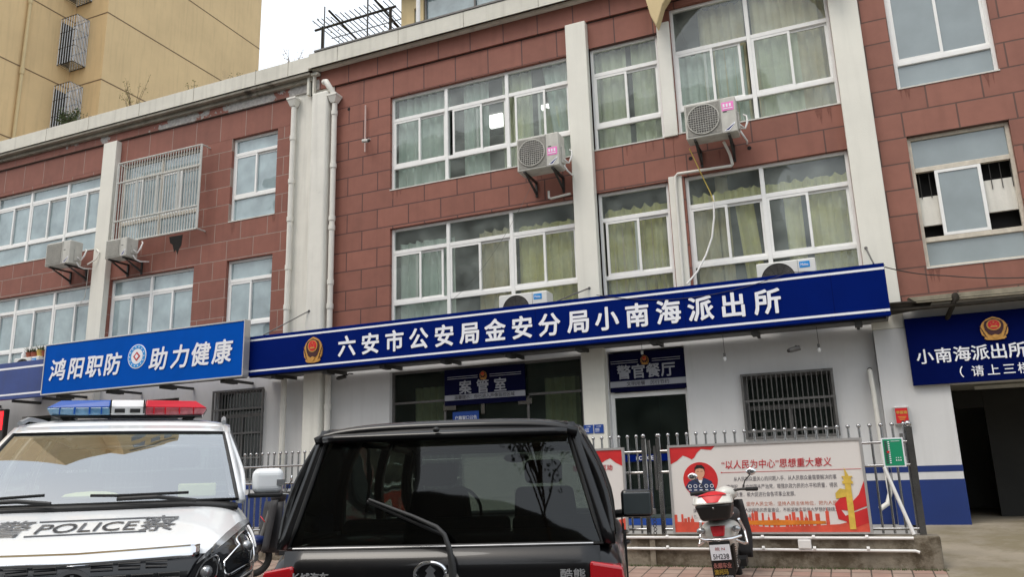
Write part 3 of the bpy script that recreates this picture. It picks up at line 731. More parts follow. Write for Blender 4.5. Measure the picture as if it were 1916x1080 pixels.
# passage on the right
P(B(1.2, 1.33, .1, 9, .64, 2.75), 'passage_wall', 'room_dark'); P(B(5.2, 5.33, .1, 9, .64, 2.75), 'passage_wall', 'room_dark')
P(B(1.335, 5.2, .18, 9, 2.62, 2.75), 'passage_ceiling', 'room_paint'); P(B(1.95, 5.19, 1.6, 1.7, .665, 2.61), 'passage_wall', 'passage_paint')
P(B(1.34, 5.19, 6, 6.1, .665, 2.61), 'passage_wall', 'void'); P(B(1.333, 1.345, .5, 6, .665, 2.61), 'passage_wall', 'void')  # near-black panels stand in for the darkness deep in the passage
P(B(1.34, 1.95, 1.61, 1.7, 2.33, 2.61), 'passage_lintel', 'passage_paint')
tag(place(MB().box(-.35, .35, -.03, .03, -.05, 0), 2.1, .75, 2.60).build('tube_light', 'iron_white'), 'unlit tube light on the ceiling of the dark passage', 'light fixture')
def drip(x, z, w_, l, n):
    g = MB()
    for k in range(n):
        a = x + R.uniform(-w_, w_); ww = R.uniform(.012, .035); ll = l * R.uniform(.4, 1); g.prism([(a - ww, z), (a + ww, z), (a + ww * .5, z - ll * .6), (a + ww * .1, z - ll), (a - ww * .3, z - ll * .7)], -.0022 - .0002 * k, -.0012 - .0001 * k)
    P(g, 'rain_stain', 'stain_brown')
for q in ((-7.9, 7.15, .12, .28, 4), (-4.6, 7.13, .3, .4, 7), (-2.9, 7.17, .4, .22, 5), (-1.6, 6.78, .3, .32, 6), (.2, 7.17, .15, .3, 4), (-16.6, 6.6, .35, .35, 7), (-14.9, 6.55, .25, .3, 6), (-12.1, 7.12, .1, .3, 3), (-10.98, 7.12, .08, .25, 3), (1.35, 4.30, .08, .25, 3), (2.5, 7.24, .15, .25, 4), (1.35, 7.24, .08, .3, 3)): drip(*q)
# black stain below the cage and holes in the wall
g = MB(); g.prism([(-13.9, 7.05), (-13.5, 7.05), (-13.52, 6.8), (-13.58, 6.72), (-13.62, 6.6), (-13.67, 6.72), (-13.72, 6.66), (-13.78, 6.85), (-13.86, 6.9)], -.006, -.001); P(g, 'soot_stain', 'stain_black')
g = MB()
for x, z in ((-9.06, 9.18), (-1.05, 6.72), (.33, 2.88), (-2.03, 6.72), (-4.15, 6.72)): g.ellipse(x, z, .035, .035, -.004, 0, 12)
P(g, 'pipe_hole', 'void')

# ------------------------------------------------------------------ emblem (wings, shield, red disc)
def emblem(parent, cx, cz, w_, h_, y, nm='emblem'):
    g = MB(); s = w_ / 2; hh = h_ / 2
    wing = [(-.15, -.98), (-.62, -.93), (-.80, -.80), (-.72, -.70), (-.92, -.50), (-.98, -.25), (-1.0, .02), (-.92, .30), (-.78, .55), (-.50, .80), (-.20, .93), (0, 1.0)]
    pts = [(cx + a * s, cz + b * hh) for a, b in wing] + [(cx - a * s, cz + b * hh) for a, b in wing[::-1][1:]]
    g.prism(pts, y - .025, y, 0)
    sh = [(0, .86), (-.32, .74), (-.60, .62), (-.72, .30), (-.66, -.10), (-.46, -.45), (0, -.72)]
    g.prism([(cx + a * s, cz + b * hh) for a, b in sh] + [(cx - a * s, cz + b * hh) for a, b in sh[::-1][1:-1]], y - .034, y - .025, 1)
    g.ellipse(cx, cz + .28 * hh, .52 * s, .46 * hh, y - .042, y - .034, 24, 0); g.ellipse(cx, cz + .30 * hh, .42 * s, .38 * hh, y - .048, y - .042, 24, 2)
    g.prism([(cx - .28 * s, cz + .08 * hh), (cx + .28 * s, cz + .08 * hh), (cx + .2 * s, cz + .2 * hh), (cx - .2 * s, cz + .2 * hh)], y - .054, y - .048, 0)
    for a, b, r in ((0, .5, .09), (-.2, .40, .04), (.2, .40, .04), (-.12, .3, .04), (.12, .3, .04)):
        st_ = []
        for i in range(10):
            q = r if i % 2 == 0 else r * .4; t = PI / 2 + i * PI / 5; st_.append((cx + (a + q * math.cos(t)) * s, cz + b * hh + q * math.sin(t) * s))
        g.prism(st_, y - .053, y - .048, 0)
    for sg in (-1, 1):
        for k in range(5):
            a0 = sg * (.55 + .07 * k); g.prism([(cx + a0 * s, cz + (-.75 + .16 * k) * hh), (cx + (a0 + sg * .22) * s, cz + (-.55 + .2 * k) * hh), (cx + (a0 + sg * .19) * s, cz + (-.50 + .2 * k) * hh)], y - .033, y - .025, 1)
    g.prism([(cx - .3 * s, cz - .62 * hh), (cx, cz - .5 * hh), (cx + .3 * s, cz - .62 * hh), (cx, cz - .9 * hh)], y - .036, y - .025, 0)
    g.build(nm, ['gold', 'maroon', 'red'], parent, world=True)

# ------------------------------------------------------------------ signs
SY = -.80
s1 = thing('station_sign', 'long navy blue police station sign with white Chinese lettering and gold emblem', 'sign', (-5.1, SY, 3.54))
B(-10.86, .68, SY, SY + .12, 3.545, 4.31).build('panel', 'sign_navy', s1, world=True, bevel=.006)
g = MB(); g.box(-10.86, .675, SY - .004, SY, 4.215, 4.25); g.box(-10.86, .675, SY - .004, SY, 3.605, 3.64); g.build('stripe', 'letter_white', s1, world=True)
for x in (-7.1, -4.69, -2.2, -.05):
    B(x, x + .006, SY - .0015, SY, 3.545, 4.31).build('panel_seam', 'sign_navy_dark', s1, world=True)
emblem(s1, -9.19, 3.915, .42, .50, SY)
spaced(s1, '六安市公安局金安分局小南海派出所', [-8.44, -7.93, -7.42, -6.92, -6.41, -5.92, -5.43, -4.93, -4.44, -3.94, -3.45, -2.95, -2.45, -1.95, -1.46, -.96], SY, 3.925, .375, 'letter_white', bold=.034, ext=.012)
g = MB()
for x in (-10.2, -9.0, -7.75, -6.5, -5.25, -4.0, -2.75, -1.2, .25):
    g = MB(); g.prism_x([(SY + .12, 3.50), (SY + .12, 3.56), (0, 3.56), (0, 3.50)], x - .02, x + .02); g.box(x - .05, x + .05, SY + .1, SY + .35, 3.46, 3.545); g.build('bracket', 'iron_dark', s1, world=True)
B(-10.8, .62, SY + .12, SY + .18, 3.52, 3.56).build('bearer', 'iron_dark', s1, world=True)
B(-10.84, .66, SY + .12, -.02, 3.56, 3.575).build('soffit', 'iron_grey', s1, world=True)

s2 = thing('clinic_sign', 'bright blue shop sign with white edging and round badge at the left', 'sign', (-13.4, -1.0, 3.5))
B(-16.24, -10.70, -1.0, -.86, 3.53, 4.60).build('panel', 'sign_blue', s2, world=True)
g = MB(); g.box(-16.26, -10.68, -1.012, -.85, 4.60, 4.625); g.box(-16.26, -10.68, -1.012, -.85, 3.505, 3.53); g.box(-16.262, -16.24, -1.012, -.85, 3.53, 4.6); g.box(-10.70, -10.678, -1.012, -.85, 3.53, 4.6); g.build('edging', 'board_frame', s2, world=True)
spaced(s2, '鸿阳职防', [-15.80, -15.23, -14.69, -14.15], -1.0, 4.03, .46, 'letter_white', bold=.03, ext=.012, shear=.12)
spaced(s2, '助力健康', [-12.88, -12.30, -11.75, -11.21], -1.0, 4.035, .46, 'letter_white', bold=.03, ext=.012, shear=.12)
g = MB(); g.ellipse(-13.48, 4.13, .255, .255, -1.008, -1.0, 32, 0); g.ring(-13.48, 4.13, .165, .235, -1.012, -1.008, 32, 1); g.ellipse(-13.48, 4.13, .155, .155, -1.012, -1.008, 24, 0)
g.add([(-13.48 + a * .10, -1.017, 4.13 + b * .10) for a, b in ((0, 1), (1, 0), (0, -1), (-1, 0))], [(3, 2, 1, 0)], 2); g.add([(-13.48 + a * .055, -1.019, 4.13 + b * .055) for a, b in ((0, 1), (1, 0), (0, -1), (-1, 0))], [(3, 2, 1, 0)], 0)
for i in range(14):
    t = 2 * PI * i / 14; g.ellipse(-13.48 + .2 * math.cos(t), 4.13 + .2 * math.sin(t), .014, .014, -1.016, -1.012, 6, 0)
g.build('badge', ['letter_white', 'cyan_label', 'text_red'], s2, world=True)
g = MB()
for x in (-15.9, -14.4, -12.9, -11.3): MB().box(x - .03, x + .03, -.86, 0, 3.48, 3.53).box(x - .06, x + .06, -.86, -.5, 3.44, 3.50).build('bracket', 'iron_dark', s2, world=True)
B(-16.2, -10.75, -.86, -.8, 3.5, 3.54).build('bearer', 'iron_dark', s2, world=True)

s3 = thing('faded_sign', 'faded navy sign with white stripes behind the bright blue sign, at the left edge', 'sign', (-18, SY, 3.5))
B(-23, -16.30, SY, SY + .12, 3.52, 4.36).build('panel', 'sign_navy_faded', s3, world=True, bevel=.006)
g = MB(); g.box(-23, -16.31, SY - .004, SY, 4.20, 4.245); g.box(-23, -16.31, SY - .004, SY, 3.60, 3.64); g.build('stripe', 'letter_white', s3, world=True)
g = MB()
for x in (-19, -17.6, -16.6): B(x - .04, x + .04, SY + .12, 0, 3.46, 3.52).build('bracket', 'iron_dark', s3, world=True)

# stays from the wall to the signs
for (a, b, lb) in (((-9.75, -.24, 4.83), (-10.45, SY + .05, 4.32), 'thin grey stay rod from the drainpipe wall to the long sign'),
                   ((-3.92, -.15, 4.62), (-4.3, SY + .05, 4.32), 'rusty stay rod from the centre pier to the long sign'),
                   ((.50, -.15, 4.72), (.55, SY + .05, 4.32), 'short stay rod at the right end of the long sign')):
    t = thing('stay_rod', lb, 'stay rod', a, group='stay rods of the long sign'); MB().tube([a, b], .012, 8).build('rod', 'iron_grey', t, world=True); MB().ball(a, .025).build('anchor', 'iron_grey', t, world=True)

# sign over the passage
s4 = thing('entrance_sign', 'navy sign with gold emblem over the dark passage at the right', 'sign', (2, -.24, 2.58))
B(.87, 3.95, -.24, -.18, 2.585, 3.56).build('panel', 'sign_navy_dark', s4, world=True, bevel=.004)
emblem(s4, 1.98, 3.31, .34, .335, -.24)
spaced(s4, '小南海派出所户籍', [1.07, 1.305, 1.54, 1.765, 1.99, 2.215, 2.44, 2.665], -.24, 2.99, .21, 'letter_white', bold=.022, ext=.006)
spaced(s4, '（请上三楼）', [1.50, 1.70, 1.89, 2.08, 2.26, 2.45], -.24, 2.735, .15, 'letter_white', bold=.012, ext=.006)
# signs in the shopfront and over the canteen door
def panel_sign(name, label, x0, x1, z0, z1, y, big, xs, zb_, hb, small, strip, zs, hs, ex):
    t = thing(name, label, 'sign', ((x0 + x1) / 2, y, z0))
    B(x0, x1, y, y + .03, z0, z1).build('panel', 'sign_navy_shaded', t, world=True)
    B(x0, x1, y - .003, y, strip[0], strip[1]).build('stripe', 'letter_shaded', t, world=True)
    g = MB(); zt = z1 - .18
    for sx in (-1, 1):
        for k in range(2): g.box(ex + sx * .12, ex + sx * (x1 - x0) * .46, y - .003, y, zt + .018 * k * 2, zt + .018 * k * 2 + .01)
    g.build('chain_line', 'letter_shaded', t, world=True)
    emblem(t, ex, zt + .03, .14, .16, y)
    spaced(t, big, xs, y, zb_, hb, 'letter_shaded', bold=.03, ext=.006)
    lettering(t, small, (x0 + x1) / 2, y - .003, zs, hs, 'text_dark', bold=.012, ext=.003)
panel_sign('records_room_sign', 'navy sign and characters, both toned down for shade, inside the wide shop window', -6.88, -5.27, 2.78, 3.44, .08, '案管室', [-6.45, -6.10, -5.75], 3.10, .24, '温馨提示：你已进入声像监控区域', (2.87, 2.97), 2.92, .075, -6.08)
panel_sign('canteen_sign', 'navy sign and characters, both toned down for shade, above the glass canteen door', -3.70, -2.41, 2.81, 3.47, .05, '警官餐厅', [-3.45, -3.20, -2.95, -2.70], 3.14, .23, '文明用餐　厉行节约', (2.89, 2.99), 2.94, .075, -3.08)
t = thing('window_notice', 'small bright blue notice stuck on the records room glass above the black car', 'notice', (-6.46, .1, 2.3)); B(-6.73, -6.2, .10, .115, 2.3, 2.66).build('panel', 'blue_plate', t, world=True)
lettering(t, '户籍窗口公告', -6.46, .10, 2.55, .07, 'letter_white', bold=.01, ext=.003)
for x in (-4.06, -3.88):
    t = thing('wall_notice', ('left' if x < -4 else 'right') + ' one of the two small blue plates on the pier beside the canteen door', 'notice', (x, -.15, 2.15), group='blue plates on the pier')
    B(x - .08, x + .08, -.165, -.15, 2.14, 2.28).build('plate', 'blue_plate', t, world=True); lettering(t, '公示牌', x, -.165, 2.25, .025, 'letter_white', bold=0, ext=.002)
    g = MB()
    for k in range(3): g.box(x - .06, x + .01, -.168, -.165, 2.165 + k * .022, 2.173 + k * .022)
    g.build('lines', 'letter_white', t, world=True)
t = thing('led_sign', 'red lit shop sign at the left edge beneath the faded sign', 'lit sign', (-18.4, -.4, 2.55))
B(-18.9, -18.15, -.45, -.33, 2.55, 3.36).build('casing', 'iron_dark', t, world=True, bevel=.02); B(-18.84, -18.2, -.455, -.45, 2.88, 3.31).build('screen', 'led_red', t, world=True)

# ------------------------------------------------------------------ air conditioners
ACG = 'air conditioner outdoor units on the wall'
def ac(label, x0, z0, w_, h_, d, yf, style, casing='ac_casing', sticker=None, pipes=True, brand=True, bracket=True):
    t = thing('air_conditioner', label, 'air conditioner', (x0 + w_ / 2, yf + d / 2, z0), group=ACG)
    x1, z1, yb = x0 + w_, z0 + h_, yf + d
    def b(m, n, mt, **k): return m.build(n, mt, t, world=True, **k)
    b(B(x0, x1, yf, yb, z0, z1), 'casing', casing, bevel=.018, seg=3)
    fx = x0 + w_ * .36; fz = z0 + h_ / 2; fr = min(h_ * .43, w_ * .31)
    if style == 'round':
        b(B(x0 + .035, x0 + w_ * .69, yf - .006, yf, z0 + .035, z1 - .04), 'grille_plate', 'ac_mesh')
        b(MB().ellipse(fx, fz, fr, fr, yf - .010, yf - .005, 36), 'fan_opening', 'ac_fan')
        g = MB(); n = 13
        for i in range(n):
            q = -fr + 2 * fr * (i + .5) / n; hf = math.sqrt(fr * fr - q * q)
            g.tube([(fx + q, yf - .022, fz - hf), (fx + q, yf - .022, fz + hf)], .0035, 5); g.tube([(fx - hf, yf - .026, fz + q), (fx + hf, yf - .026, fz + q)], .0035, 5)
        g.ring(fx, fz, fr * .98, fr * 1.03, yf - .024, yf - .006, 36); b(g, 'fan_guard', casing)
        bl_ = MB()
        for k in range(3):
            a = 2 * PI * k / 3 + .4; bl_.prism([(fx + .03 * math.cos(a), fz + .03 * math.sin(a)), (fx + fr * .85 * math.cos(a - .3), fz + fr * .85 * math.sin(a - .3)), (fx + fr * .9 * math.cos(a + .5), fz + fr * .9 * math.sin(a + .5))], yf - .014, yf - .011)
        b(bl_, 'fan', 'iron_grey')
    elif style == 'rings':
        b(MB().ellipse(fx, fz, fr, fr, yf - .006, yf, 40), 'fan_opening', 'ac_fan')
        g = MB()
        for k in range(8): g.ring(fx, fz, fr * (k + 1) / 8 - .004, fr * (k + 1) / 8, yf - .018, yf - .010, 36)
        g.ring(fx, fz, fr, fr * 1.04, yf - .015, yf, 36)
        for k in range(6):
            a = PI * k / 6; g.tube([(fx - fr * math.cos(a), yf - .012, fz - fr * math.sin(a)), (fx + fr * math.cos(a), yf - .012, fz + fr * math.sin(a))], .003, 5)
        b(g, 'fan_guard', 'iron_dark')
    else:
        b(B(x0 + .03, x0 + w_ * .66, yf - .006, yf, z0 + .03, z1 - .035), 'grille_plate', 'ac_mesh')
        g = MB(); n = 22
        for i in range(n):
            z = z0 + .04 + (h_ - .09) * i / n; g.box(x0 + .035, x0 + w_ * .65, yf - .012, yf - .006, z, z + .007)
        b(g, 'louvre', casing)
    b(B(x0 + w_ * .70, x0 + w_ * .705, yf - .004, yf, z0 + .01, z1 - .01), 'seam', 'iron_grey')
    if brand and style != 'rings':
        a = x0 + w_ * .74; g = MB(); g.prism([(a, z0 + .03), (a + .09, z0 + .03), (x1 - .03, z0 + .14), (x1 - .03, z0 + .17)], yf - .004, yf, 0); g.prism([(a + .03, z0 + .045), (a + .08, z0 + .045), (x1 - .04, z0 + .14)], yf - .006, yf - .004, 1)
        b(g, 'maker_badge', ['letter_white', 'sign_navy']); b(B(a + .01, a + .07, yf - .005, yf, z0 + h_ * .58, z0 + h_ * .61), 'maker_plate', 'text_dark')
    if sticker:
        a = x0 + w_ * .735; b(B(a, x1 - .03, yf - .004, yf, z0 + h_ * sticker[0], z0 + h_ * sticker[1]), 'sticker', 'pink_sticker')
        zc = z0 + h_ * (sticker[0] + sticker[1]) / 2; g = MB()
        for k in range(3): g.box(a + .02 + k * .05, a + .05 + k * .05, yf - .007, yf - .004, zc - .01, zc + .045)
        g.box(a + .015, x1 - .05, yf - .007, yf - .004, zc - .045, zc - .03); b(g, 'sticker_print', 'letter_white')
    if style == 'rings':
        a = x0 + w_ * .73; b(B(a, a + .15, yf - .005, yf, z1 - .14, z1 - .045), 'maker_plate', 'cyan_label')
        place(text_mb('Midea', .045, .01, .003, ref='cap', width=.11), a + .075, yf - .005, z1 - .092).build('maker_lettering', 'letter_white', t, world=True)
    if bracket:
        for x in (x0 + w_ * .16, x0 + w_ * .82):
            g = MB(); g.prism_x([(yf + .02, z0 - .035), (yf + .02, z0 - .002), (0, z0 - .002), (0, z0 - .035)], x - .02, x + .02)
            g.prism_x([(yf + .08, z0 - .035), (yf + .13, z0 - .035), (-.01, z0 - .22), (-.01, z0 - .27)], x - .016, x + .016); g.box(x - .02, x + .02, -.03, .0, z0 - .30, z0); b(g, 'bracket', 'iron_dark')
    b(MB().box(x1, x1 + .025, yf + .12, yb - .05, z0 + .08, z0 + h_ * .62), 'valve_cover', casing, bevel=.008)
    if pipes:
        g = MB()
        for k in range(2):
            g.tube([(x1 + .02, yb - .1 - .04 * k, z0 + .12 + .05 * k), (x1 + .10, yb - .1, z0 + .10), (x1 + .14, yb - .05, z0 + .22 + .03 * k), (x1 + .13, yb, z0 + .36), (x1 + .08, yb + .02, z0 + .40)], .014, 8)
        g.tube([(x1 + .02, yb - .15, z0 + .05), (x1 + .07, yb - .12, z0 - .05), (x1 + .10, yb, z0 - .08), (x1 + .07, 0, z0 - .02)], .016, 8)
        b(g, 'pipe', 'pvc_white', smooth=60)
    return t
ac('dirty cream air conditioner with a pink sticker and square wire grid, under the arch', -1.98, 6.82, .83, .62, .30, -.58, 'round', sticker=(.62, .86))
ac('grimy air conditioner with a bright pink sticker, left of the tall centre pier', -5.00, 6.79, .80, .63, .34, -.62, 'round', sticker=(.33, .56))
ac('grey fronted air conditioner hanging left of the left pier', -17.12, 6.62, .80, .56, .34, -.62, 'slat')
ac('smaller air conditioner with a louvred front below the barred cage', -15.21, 6.56, .66, .44, .32, -.58, 'slat')
ac('white air conditioner with light blue label behind the middle of the long sign', -5.46, 4.02, .90, .56, .32, -.55, 'rings', casing='ac_white', pipes=False)
ac('white air conditioner with light blue label at the right end of the long sign', -1.09, 4.02, .86, .56, .32, -.55, 'rings', casing='ac_white', pipes=False)
ac('white air conditioner carrying flower pots, behind the faded sign at the left', -17.98, 3.96, .84, .56, .32, -.50, 'rings', casing='ac_white', pipes=False)
# flower pots on the far left unit
for i, (x, m_, hh) in enumerate(((-17.66, 'terracotta', .13), (-17.48, 'terracotta', .12), (-17.30, 'pot_yellow', .16), (-17.13, 'terracotta', .12))):
    lb = ['terracotta pot of grassy leaves, leftmost on the air conditioner behind the faded sign', 'terracotta pot of thin leaves between two pots on the far left air conditioner', 'yellow pot with a bushy plant on the far left air conditioner', 'terracotta pot beside the yellow pot, closest to the bright blue sign'][i]
    t = thing('flower_pot', lb, 'flower pot', (x, -.36, 4.525), group='flower pots on the air conditioner')
    MB().tube([(x, -.36, 4.525), (x, -.36, 4.525 + hh * .85), (x, -.36, 4.525 + hh)], [.055, .078, .085], 14).build('pot', m_, t, world=True, smooth=40)
    g = MB()
    for k in range(46):
        a = R.random() * 6.28; l = .08 + R.random() * .10; q = Vector((x + .03 * math.cos(a), -.36 + .03 * math.sin(a), 4.52 + hh)); e = q + Vector((math.cos(a) * l * .8, math.sin(a) * l * .8, l * (.5 + R.random() * .7))); s_ = Vector((-math.sin(a), math.cos(a), 0)) * .008
        g.add([q - s_, q + s_, e], [(0, 1, 2)])
    g.build('foliage', 'leaf', t, world=True)
t = thing('plastic_bottle', 'clear plastic jug standing at the left end of the far left air conditioner', 'bottle', (-17.86, -.36, 4.525)); MB().tube([(-17.86, -.36, 4.525), (-17.86, -.36, 4.64), (-17.86, -.36, 4.68), (-17.86, -.36, 4.72)], [.05, .05, .02, .018], 12).build('body', 'lens_white', t, world=True, smooth=40)

# drain pipes and cables on the wall
def run(name, label, cat, pts, r, m, group=None):
    t = MB().tube(pts, r, 8).build(name, m, None, loc=pts[0], world=True, smooth=60); return tag(t, label, cat, group)
def sag(a, b, d, n=14): 
    a, b = Vector(a), Vector(b); return [tuple(a.lerp(b, i / n) - Vector((0, 0, d * 4 * (i / n) * (1 - i / n)))) for i in range(n + 1)]
run('condensate_pipe', 'cream drain pipe crossing the wall under the arch unit and down the narrow pier', 'pipe', [(-1.42, -.30, 6.79), (-1.36, -.12, 6.62), (-1.34, -.06, 6.46), (-1.36, -.06, 6.44), (-2.26, -.06, 6.46), (-2.30, -.07, 6.42), (-2.31, -.07, 6.2), (-2.32, -.07, 4.32)], .024, 'pvc')
run('condensate_pipe', 'short cream drain pipe stub left of the centre pier', 'pipe', [(-4.62, -.06, 6.55), (-4.62, -.06, 6.42), (-4.58, -.06, 6.40), (-4.20, -.06, 6.43)], .022, 'pvc')
run('cable', 'yellow wire hanging from the arch air conditioner', 'cable', [(-1.99, -.3, 6.78), (-1.9, -.2, 6.5), (-1.82, -.08, 6.25), (-1.75, -.06, 6.05), (-1.70, -.06, 5.86)], .008, 'yellow_wire')
run('hose', 'white hose curving down across the second floor window to the long sign', 'hose', [(-1.70, -.05, 5.98), (-1.72, -.05, 5.6), (-1.78, -.07, 5.25), (-1.90, -.1, 4.95), (-2.05, -.2, 4.66), (-2.22, -.3, 4.45)], .016, 'pvc_white')
run('hose', 'pale hose looping from the left unit to the left pier', 'hose', [(-16.1, -.3, 6.62), (-15.95, -.2, 6.75), (-15.9, -.17, 6.92), (-16.0, -.16, 7.0), (-16.2, -.05, 6.98)], .016, 'pvc')
run('cable', 'grey cable dangling below the unit left of the left pier', 'cable', [(-16.35, -.06, 6.62), (-16.36, -.06, 6.2), (-16.38, -.06, 5.9), (-16.55, -.06, 5.75)], .007, 'pvc')
run('cable', 'thin black cable sagging across the top of the long sign', 'cable', sag((-3.6, SY - .01, 4.33), (-.6, SY - .02, 4.33), .22) + sag((-.6, SY - .02, 4.33), (.7, -.6, 4.32), .02)[1:], .005, 'iron_dark')
run('cable', 'black cable sagging across the brick from the long sign to the right edge', 'cable', sag((.7, -.55, 4.30), (1.5, -.1, 4.17), .03) + sag((1.5, -.1, 4.17), (3.6, -.12, 4.05), .10)[1:], .008, 'iron_dark')
run('cable', 'thin grey wire hanging from the upper unit across the wide second floor window', 'cable', sag((-4.9, -.12, 6.75), (-6.6, -.15, 4.7), .25), .003, 'iron_grey')
run('conduit', 'wrapped pale conduit coming out of the wall and down beside the right pier', 'pipe', [(.33, .05, 2.88), (.33, -.08, 2.86), (.34, -.10, 2.6), (.35, -.1, 2.0), (.36, -.1, 1.5), (.38, -.12, 1.1), (.33, -.16, .95), (.22, -.2, .88)], .035, 'pvc')
# cameras and bulbs
def cctv(label, x, y, z, dirx=1, m='iron_white'):
    t = thing('security_camera', label, 'security camera', (x, y, z), group='security cameras')
    MB().tube([(x, 0 if y < 0 else y, z + .10), (x, y * .4, z + .09), (x, y, z + .02)], .012, 8).build('arm', m, t, world=True)
    MB().tube([(x - .07 * dirx, y - .04, z + .012), (x + .08 * dirx, y - .07, z - .02)], .038, 12).build('body', m, t, world=True, smooth=50)
    MB().ball((x + .09 * dirx, y - .072, z - .022), .03).build('lens', 'iron_dark', t, world=True)
cctv('white camera on the brick wall beside the pink pole, third floor', -8.52, -.12, 8.28); cctv('small dark camera under the left part of the long sign', -8.85, -.30, 3.42, -1, 'iron_dark'); cctv('grey camera under the long sign right of the canteen door', -.66, -.45, 3.22, -1, 'iron_grey')
t = thing('conduit_pole', 'thin pink upright conduit on the brick beside the third floor camera', 'pole', (-8.61, -.05, 8.1)); MB().tube([(-8.61, -.05, 8.1), (-8.61, -.05, 9.15)], .017, 8).build('tube', 'pvc_pink', t, world=True)
for (x, zt, zb_, lb) in ((-1.71, 3.5, 3.13, 'bare bulb on a cord left of the grey camera under the sign'), (-.33, 3.5, 3.15, 'bare bulb on a cord right of the grey camera under the sign')):
    t = thing('hanging_bulb', lb, 'light bulb', (x, -.4, zb_), group='hanging bulbs under the long sign'); MB().tube([(x, -.4, zt + .04), (x + .004, -.4, zb_ + .12)], .004, 6).build('cord', 'iron_dark', t, world=True)
    MB().tube([(x, -.4, zb_ + .13), (x, -.4, zb_ + .07)], .018, 8).build('socket', 'iron_grey', t, world=True); MB().ball((x, -.4, zb_ + .04), (.026, .026, .04)).build('globe', 'lens_white', t, world=True, smooth=60)
t = thing('hanging_bulb', 'bare bulb on a cord in front of the canteen sign', 'light bulb', (-3.02, -.35, 3.3), group='hanging bulbs under the long sign'); MB().tube([(-3.02, -.35, 3.54), (-3.02, -.35, 3.42)], .004, 6).build('cord', 'iron_dark', t, world=True); MB().tube([(-3.02, -.35, 3.42), (-3.02, -.35, 3.36)], .02, 8).build('socket', 'iron_white', t, world=True)
# rusty canopy rail at the right
t = thing('canopy_beam', 'weathered canopy board with two pipes along the wall above the passage sign', 'canopy', (3, -.5, 3.6))
MB().hexa([(1.05, -.52, 3.73), (7, -.52, 3.66), (7, -.12, 3.76), (1.05, -.12, 3.78), (.95, -.52, 3.82), (7, -.52, 3.82), (7, -.12, 3.86), (.95, -.12, 3.86)]).build('board', 'timber', t, world=True)
g = MB(); g.tube([(.69, -.5, 3.755), (7, -.5, 3.70)], .022, 8); g.tube([(.69, -.46, 3.66), (7, -.46, 3.64)], .026, 8); g.build('rail', 'timber_dark', t, world=True, smooth=50)
MB().prism([(.69, 3.78), (1.25, 3.74), (1.2, 3.69), (.69, 3.64)], -.44, -.2).build('broken_end', 'timber_dark', t, world=True)
g = MB(); g.tube([(1.55, -.52, 3.80), (1.50, -.45, 3.66), (1.42, -.2, 3.50)], .035, 6); g.ball((1.54, -.52, 3.76), (.05, .03, .07)); g.build('strut', 'timber_dark', t, world=True)
g = MB()
for k in range(7): g.tube([(1.55, -.54, 3.77), (1.55 + R.uniform(-.1, .12), -.56, 3.77 + R.uniform(-.16, .12))], .003, 4)
g.build('frayed_cord', 'timber_dark', t, world=True)
# red box on the pier
t = thing('complaint_box', 'small red box with yellow characters and grey frame on the right pier', 'letter box', (.665, -.2, 2.04))
B(.56, .77, -.25, -.15, 2.04, 2.30).build('box', 'board_frame', t, world=True, bevel=.008); B(.585, .745, -.256, -.25, 2.065, 2.275).build('front', 'red', t, world=True)
lettering(t, '举报箱', .665, -.256, 2.215, .045, 'poster_yellow', bold=.015, ext=.003); g = MB()
for k in range(3): g.box(.61 + .01 * k, .72 - .01 * k, -.259, -.256, 2.15 - .02 * k, 2.156 - .02 * k)
g.build('lines', 'poster_yellow', t, world=True); B(.65, .68, -.26, -.256, 2.08, 2.095).build('keyhole', 'iron_dark', t, world=True)
o = B(.60, .645, -.23, -.152, 1.60, 1.92).build('junction_box', 'iron_grey', None, loc=(.62, -.19, 1.6), world=True); tag(o, 'grey metal junction box on the right pier below the red box', 'junction box')

# ------------------------------------------------------------------ plinth, fence, boards
t = thing('plinth_wall', 'low stained concrete wall carrying the steel fence', 'low wall', (-6, -3.0, .3))
MB().hexa([(-30, -3.12, .2), (.72, -3.12, .2), (.72, -2.80, .2), (-30, -2.80, .2), (-30, -3.12, .735), (.72, -3.12, .735), (.72, -2.80, .735), (-30, -2.80, .735)]).build('wall', 'concrete', t, world=True, bevel=.02)
FY = -2.95
def fence(name, label, x0, x1, step, start, posts, rails=(1.74, 1.485, .80)):
    t = thing(name, label, 'fence', ((x0 + x1) / 2, FY, .735))
    g = MB()
    for z in rails: g.tube([(x0, FY, z), (x1, FY, z)], .016, 8)
    g.build('rail', 'steel', t, world=True, smooth=50)
    pk = None; x = start
    while x < x1 - .02:
        if x > x0 + .02:
            if pk is None:
                pk = MB(); pk.tube([(0, 0, .015), (0, 0, 1.18)], .0135, 8); pk.ball((0, 0, 1.20), .024, 10, 7); pk = pk.build('picket', 'steel', t, smooth=50)
            else:
                c = pk.copy(); COL.objects.link(c); c.parent = t; pk_ = c
            (pk if pk.location.length == 0 else pk_).location = (x - (x0 + x1) / 2, 0, 0)
        x += step
    for px, r_ in posts:
        m = MB(); m.box(px - r_, px + r_, FY - r_, FY + r_, .735, 1.90); m.ball((px, FY, 1.935), r_ * 1.1); m.build('post', 'steel', t, world=True, smooth=40)
    return t
fence('steel_fence', 'long run of stainless steel railings left of the gate post', -13.4, -2.44, .114, -13.38, [(-2.46, .026)])
fence('steel_fence', 'short run of stainless steel railings carrying the large poster, right of the gate post', -2.30, .60, .116, -2.26, [(-2.28, .022), (.57, .034)])
g = thing('padlock_chain', 'rusty chain and padlock hanging where the two railings meet', 'chain', (-2.37, -3.02, .9))
m = MB()
for k in range(9): m.ring(-2.37 + .006 * (k % 2), .93 - .042 * k, .014, .022, -3.03, -3.022, 12)
